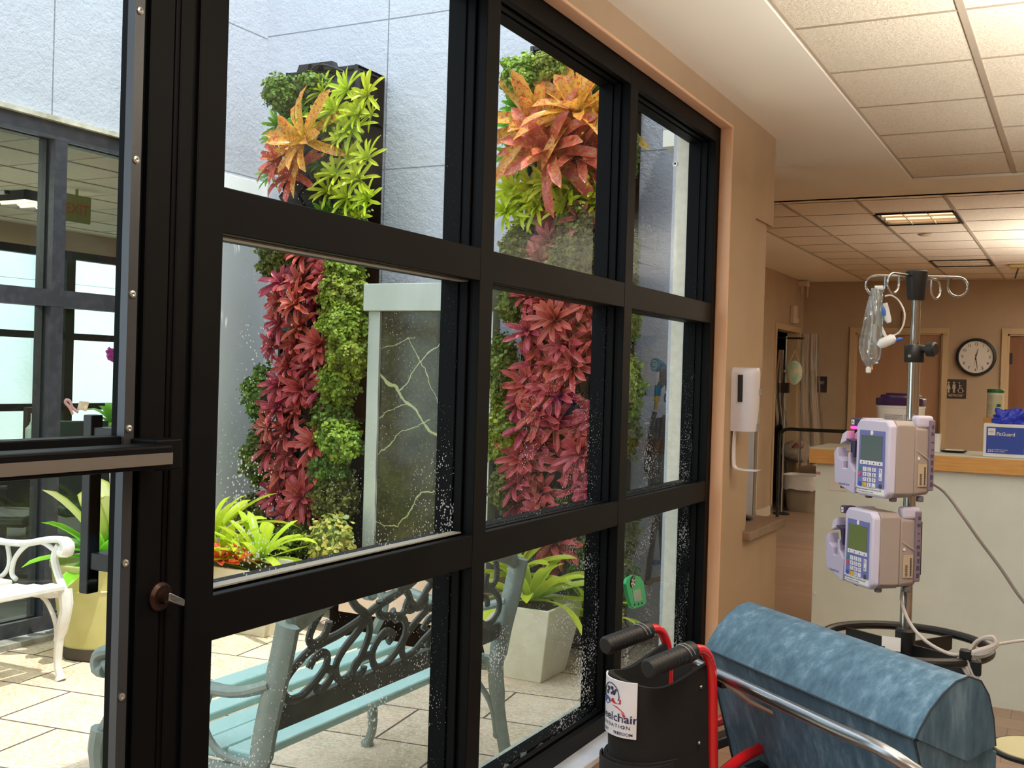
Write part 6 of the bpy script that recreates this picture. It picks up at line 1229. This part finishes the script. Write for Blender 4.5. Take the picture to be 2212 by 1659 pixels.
b = MB(); poly = [gc(1352, 1262), gc(1357, 1249), gc(1370, 1242), gc(1384, 1246), gc(1391, 1258), gc(1395, 1285), gc(1397, 1302), gc(1390, 1309), gc(1370, 1316), gc(1364, 1310), gc(1358, 1290)]
b.add([v for v in poly]+[v+Vector((-.014, 0, 0)) for v in poly], [tuple(range(11)), tuple(range(21, 10, -1))]+[(i, (i+1) % 11, 11+(i+1) % 11, 11+i) for i in range(11)]); bd = obj('case', b, mat('bright_green', '#1fae6a', .3), gm, smooth=0, bevel=.003)
b = MB(); f0 = gc(1366, 1257); b.tube([f0+Vector((.0005, 0, 0)), f0+Vector((.002, 0, 0))], .0225, 24); fn_ = obj('fan_well', b, M_BLKPL, bd)
b = MB()
for k in range(6): a = PI/3*k+.3; d = Vector((0, math.cos(a), math.sin(a))); n = Vector((0, -math.sin(a), math.cos(a))); b.add([f0+Vector((.003, 0, 0))+d*.003-n*.0015, f0+Vector((.003, 0, 0))+d*.019-n*.004, f0+Vector((.004, 0, 0))+d*.019+n*.003, f0+Vector((.003, 0, 0))+d*.003+n*.0015], [(0, 1, 2, 3)])
obj('fan_blades', b, M_WHITE, fn_, smooth=0)
b = MB(); pg = [gc(1366, 1276), gc(1383, 1272), gc(1387, 1296), gc(1370, 1300)]; b.add([v+Vector((.0015, 0, 0)) for v in pg]+[v for v in pg], [(0, 1, 2, 3), (0, 4, 5, 1), (1, 5, 6, 2), (2, 6, 7, 3), (3, 7, 4, 0)]); obj('screen', b, mat('grey_green_lcd', '#8fa79c', .2), bd, smooth=0)
b = MB()
for x in (1371, 1379, 1387): v = gc(x, 1306-(x-1371)*.2); b.box(v.x, v.y-.0045, v.z-.003, v.x+.002, v.y+.0045, v.z+.003)
obj('buttons', b, M_BLKPL, bd, smooth=0)
# window catch ring on the reveal
q = at_x(1462, 354, -.17); b = MB(); b.lathe([(.004, 0), (.007, -.003), (.011, -.004), (.012, 0)], (-.175, 4.325, q.z), 20, 'y'); tag(obj('eyelet', b, M_WHITE), 'small white round plug set in the window reveal', 'plug')
# ---- things in the room across the courtyard
def office_chair(x, y, rz, label, m_):
    t = thing('office_chair', label, 'chair', (x, y, -.02), rz, world=False)
    b = MB(); b.slab(lambda u, v: Vector((lerp(-.23, .23, u)*(1-.12*v), .22-.05*math.cos((u-.5)*2.4), lerp(.48, 1.04, v))), 10, 8, lambda u, v: Vector((lerp(-.23, .23, u)*(1-.12*v), .28-.05*math.cos((u-.5)*2.4), lerp(.48, 1.04, v)))); obj('backrest', b, m_, t, smooth=50, bevel=.01)
    b = MB(); b.box(-.24, -.24, .42, .24, .22, .49); obj('seat', b, m_, t, bevel=.02)
    b = MB(); b.cyl((0, 0, .08), (0, 0, .42), .025, 12)
    for k in range(5): a = 2*PI*k/5; b.tube([(0, 0, .09), (.28*math.cos(a), .28*math.sin(a), .05)], .016, 8)
    b.tube([(-.26, .1, .46), (-.28, .08, .66), (-.27, -.14, .67)], .014, 8); b.tube([(.26, .1, .46), (.28, .08, .66), (.27, -.14, .67)], .014, 8); obj('base', b, M_BLKPL, t); return t
M_CH = mat('black_mesh_chair', '#22272a', .6)
q = at_x(10, 940, -4.6); office_chair(-4.75, q.y+.12, PI/2+.5, 'black office chair behind the opposite glazing, left of its mullion', M_CH)
q = at_x(150, 930, -4.6); office_chair(-4.75, q.y+.30, PI/2-.4, 'dark green office chair behind the opposite glazing, right of its mullion', mat('dark_green_mesh', '#23403c', .6))
tb_ = thing('desk', 'white-topped desk behind the opposite glazing', 'desk', (-6.0, 4.9, -.02))
b = MB(); b.box(-6.5, 3.6, .72, -5.25, 6.4, .755); obj('desk_top', b, M_WHITE, tb_, smooth=0)
b = MB()
for x in (-6.45, -5.3):
    for y in (3.65, 6.35): b.box(x-.03, y-.03, -.02, x+.03, y+.03, .72)
b.box(-6.48, 3.6, .1, -6.44, 6.4, .72); obj('desk_frame', b, mat('dark_teal_panel', '#24403f', .5), tb_, smooth=0)
sb = thing('sanitizer_bottle', 'clear pump bottle standing on a shelf across the courtyard', 'bottle', (-7.7, 7.6, 1.0)); q = at_x(68, 930, -7.6)
b = MB(); b.lathe([(.05, 0), (.055, .02), (.055, .19), (.02, .23), (.02, .25)], (q.x, q.y, q.z-.17), 20); obj('bottle', b, mat('clear_gel', '#b8cfc4', .2, alpha=.8), sb)
b = MB(); b.tube([(q.x, q.y, q.z+.08), (q.x, q.y, q.z+.16), (q.x+.05, q.y-.03, q.z+.16)], .01, 8); obj('pump_head', b, M_WHITE, sb)
b = MB(); b.box(q.x-.15, q.y-.3, q.z-.21, q.x+.3, q.y+.5, q.z-.17); b.box(q.x-.1, q.y-.25, -.02, q.x-.05, q.y-.2, q.z-.2); b.box(q.x+.2, q.y+.4, -.02, q.x+.25, q.y+.45, q.z-.2); tag(obj('shelf', b, mat('grey_shelf', '#8b8680', .5), smooth=0), 'grey shelf table by the far window holding the pump bottle', 'shelf')
b = MB(); b.box(q.x-.12, q.y+.0, q.z-.168, q.x-.06, q.y+.2, q.z+.22); tag(obj('picture_frame', b, mat('dark_frame', '#2a2622', .4), smooth=0), 'dark upright frame behind the pump bottle on the grey shelf', 'frame')
q = at_x(165, 450, -5.6); t = thing('exit_sign', 'green-yellow exit sign hanging from the ceiling across the courtyard', 'sign', (q.x, q.y, 2.5))
b = MB(); b.box(q.x-.01, q.y-.13, q.z-.11, q.x+.01, q.y+.13, q.z+.1); b.cyl((q.x, q.y, q.z+.1), (q.x, q.y, 2.765), .012, 8); obj('plate', b, mat('exit_plate', '#7f8244', .4), t, smooth=0)
b = MB(); text_mb(b, 'EXIT', .11, lambda u, v: Vector((q.x+.0115, q.y+u, q.z-.045+v))); obj('exit_letters', b, mat('exit_red', '#b8343a', .5), t, smooth=0, fixn=False)
q = at_z(30, 428, 2.765); t = thing('air_grille', 'white slatted ceiling air grille across the courtyard', 'air vent', (q.x, q.y, 2.76))
b = MB(); b.box(q.x-.3, q.y-.3, 2.74, q.x+.3, q.y-.27, 2.765); b.box(q.x-.3, q.y+.27, 2.74, q.x+.3, q.y+.3, 2.765); b.box(q.x-.3, q.y-.3, 2.74, q.x-.27, q.y+.3, 2.765); b.box(q.x+.27, q.y-.3, 2.74, q.x+.3, q.y+.3, 2.765)
for k in range(9): y = q.y-.24+.06*k; b.box(q.x-.27, y-.005, 2.742, q.x+.27, y+.02, 2.75)
obj('grille', b, M_WHITE, t, smooth=0)
GXO = -3.57
rb = at_x(150, 878, GXO); b = MB(); P4 = lambda x, y: at_x(x, y, GXO)+Vector((.008, 0, 0))
b.tube(smooth_path([P4(155, 895), P4(148, 880), P4(139, 870), P4(141, 864), P4(149, 867), P4(153, 878), P4(158, 884), P4(167, 890)], 4), .009, 6, flat=(Vector((1, 0, 0)), .25, 1)); tag(obj('ribbon_decal', b, mat('dusty_pink', '#b58a88', .6)), 'dusty pink looped ribbon decal on the opposite glazing', 'ribbon')
b = MB(); b.add([P4(170, 866), P4(191, 868), P4(185, 888), P4(165, 884)]+[P4(*q_)+Vector((-.003, 0, 0)) for q_ in ((170, 866), (191, 868), (185, 888), (165, 884))], [(0, 1, 2, 3), (7, 6, 5, 4), (0, 4, 5, 1), (1, 5, 6, 2), (2, 6, 7, 3), (3, 7, 4, 0)]); tag(obj('card', b, mat('red_beige_card', '#b98a80', .6, 0, '#d8cfb0', 30), smooth=0), 'tilted red and beige card beside the ribbon decal', 'card')
# orchid and greens by the far window
oq = at_x(242, 1000, -7.5); t = thing('orchid', 'orchid with magenta flowers by the far window across the courtyard', 'orchid', (oq.x, oq.y, -.02)); O4 = lambda x, y: at_x(x, y, -7.5)
b = MB(); b.tube(smooth_path([O4(262, 930), O4(258, 860), O4(250, 800), O4(240, 762)], 4), .008, 6); obj('stem', b, LF['green'] if False else mat('stem_green', '#4f6a35', .6), t)
r = random.Random(8); b = MB()
for k in range(9): c_ = O4(236+r.uniform(0, 16), 764+r.uniform(-8, 8)); [b.tube([c_, c_+Vector((.0, .035*math.cos(a), .035*math.sin(a))), c_+Vector((.01, .05*math.cos(a), .05*math.sin(a)))], [.006, .018, .004], 6) for a in [2*PI*j/5+k for j in range(5)]]
obj('flowers', b, mat('magenta_petal', '#c43fb0', .5), t)
b = MB(); b.lathe([(.10, 0), (.14, .35), (.15, .36), (.13, .36)], (oq.x, oq.y, .45), 24); b.box(oq.x-.3, oq.y-.4, .42, oq.x+.3, oq.y+.4, .45)
for x in (-.28, .28):
    for y in (-.38, .38): b.cyl((oq.x+x, oq.y+y, -.02), (oq.x+x, oq.y+y, .42), .02, 8)
obj('pot_and_stand', b, mat('pale_pot', '#b9b6a8', .5), t)
mb = MB(); mb.uv = []
for i in range(14):
    az = i*2.4; el = math.radians(lerp(20, 90, i/14)); strap(mb, Vector((0, 0, 0)), Vector((math.cos(az)*math.sin(el), math.sin(az)*math.sin(el), math.cos(el))), Vector((0, 0, 1)), .34, .11, 1.2, 7, .12)
potplant(rosette_mesh('leafy_mesh', mb, LF['pot']), (oq.x, oq.y, .80), 1.0, .2, 'broad-leaved green plant under the magenta orchid', 'potted plant', name='potted_plant')
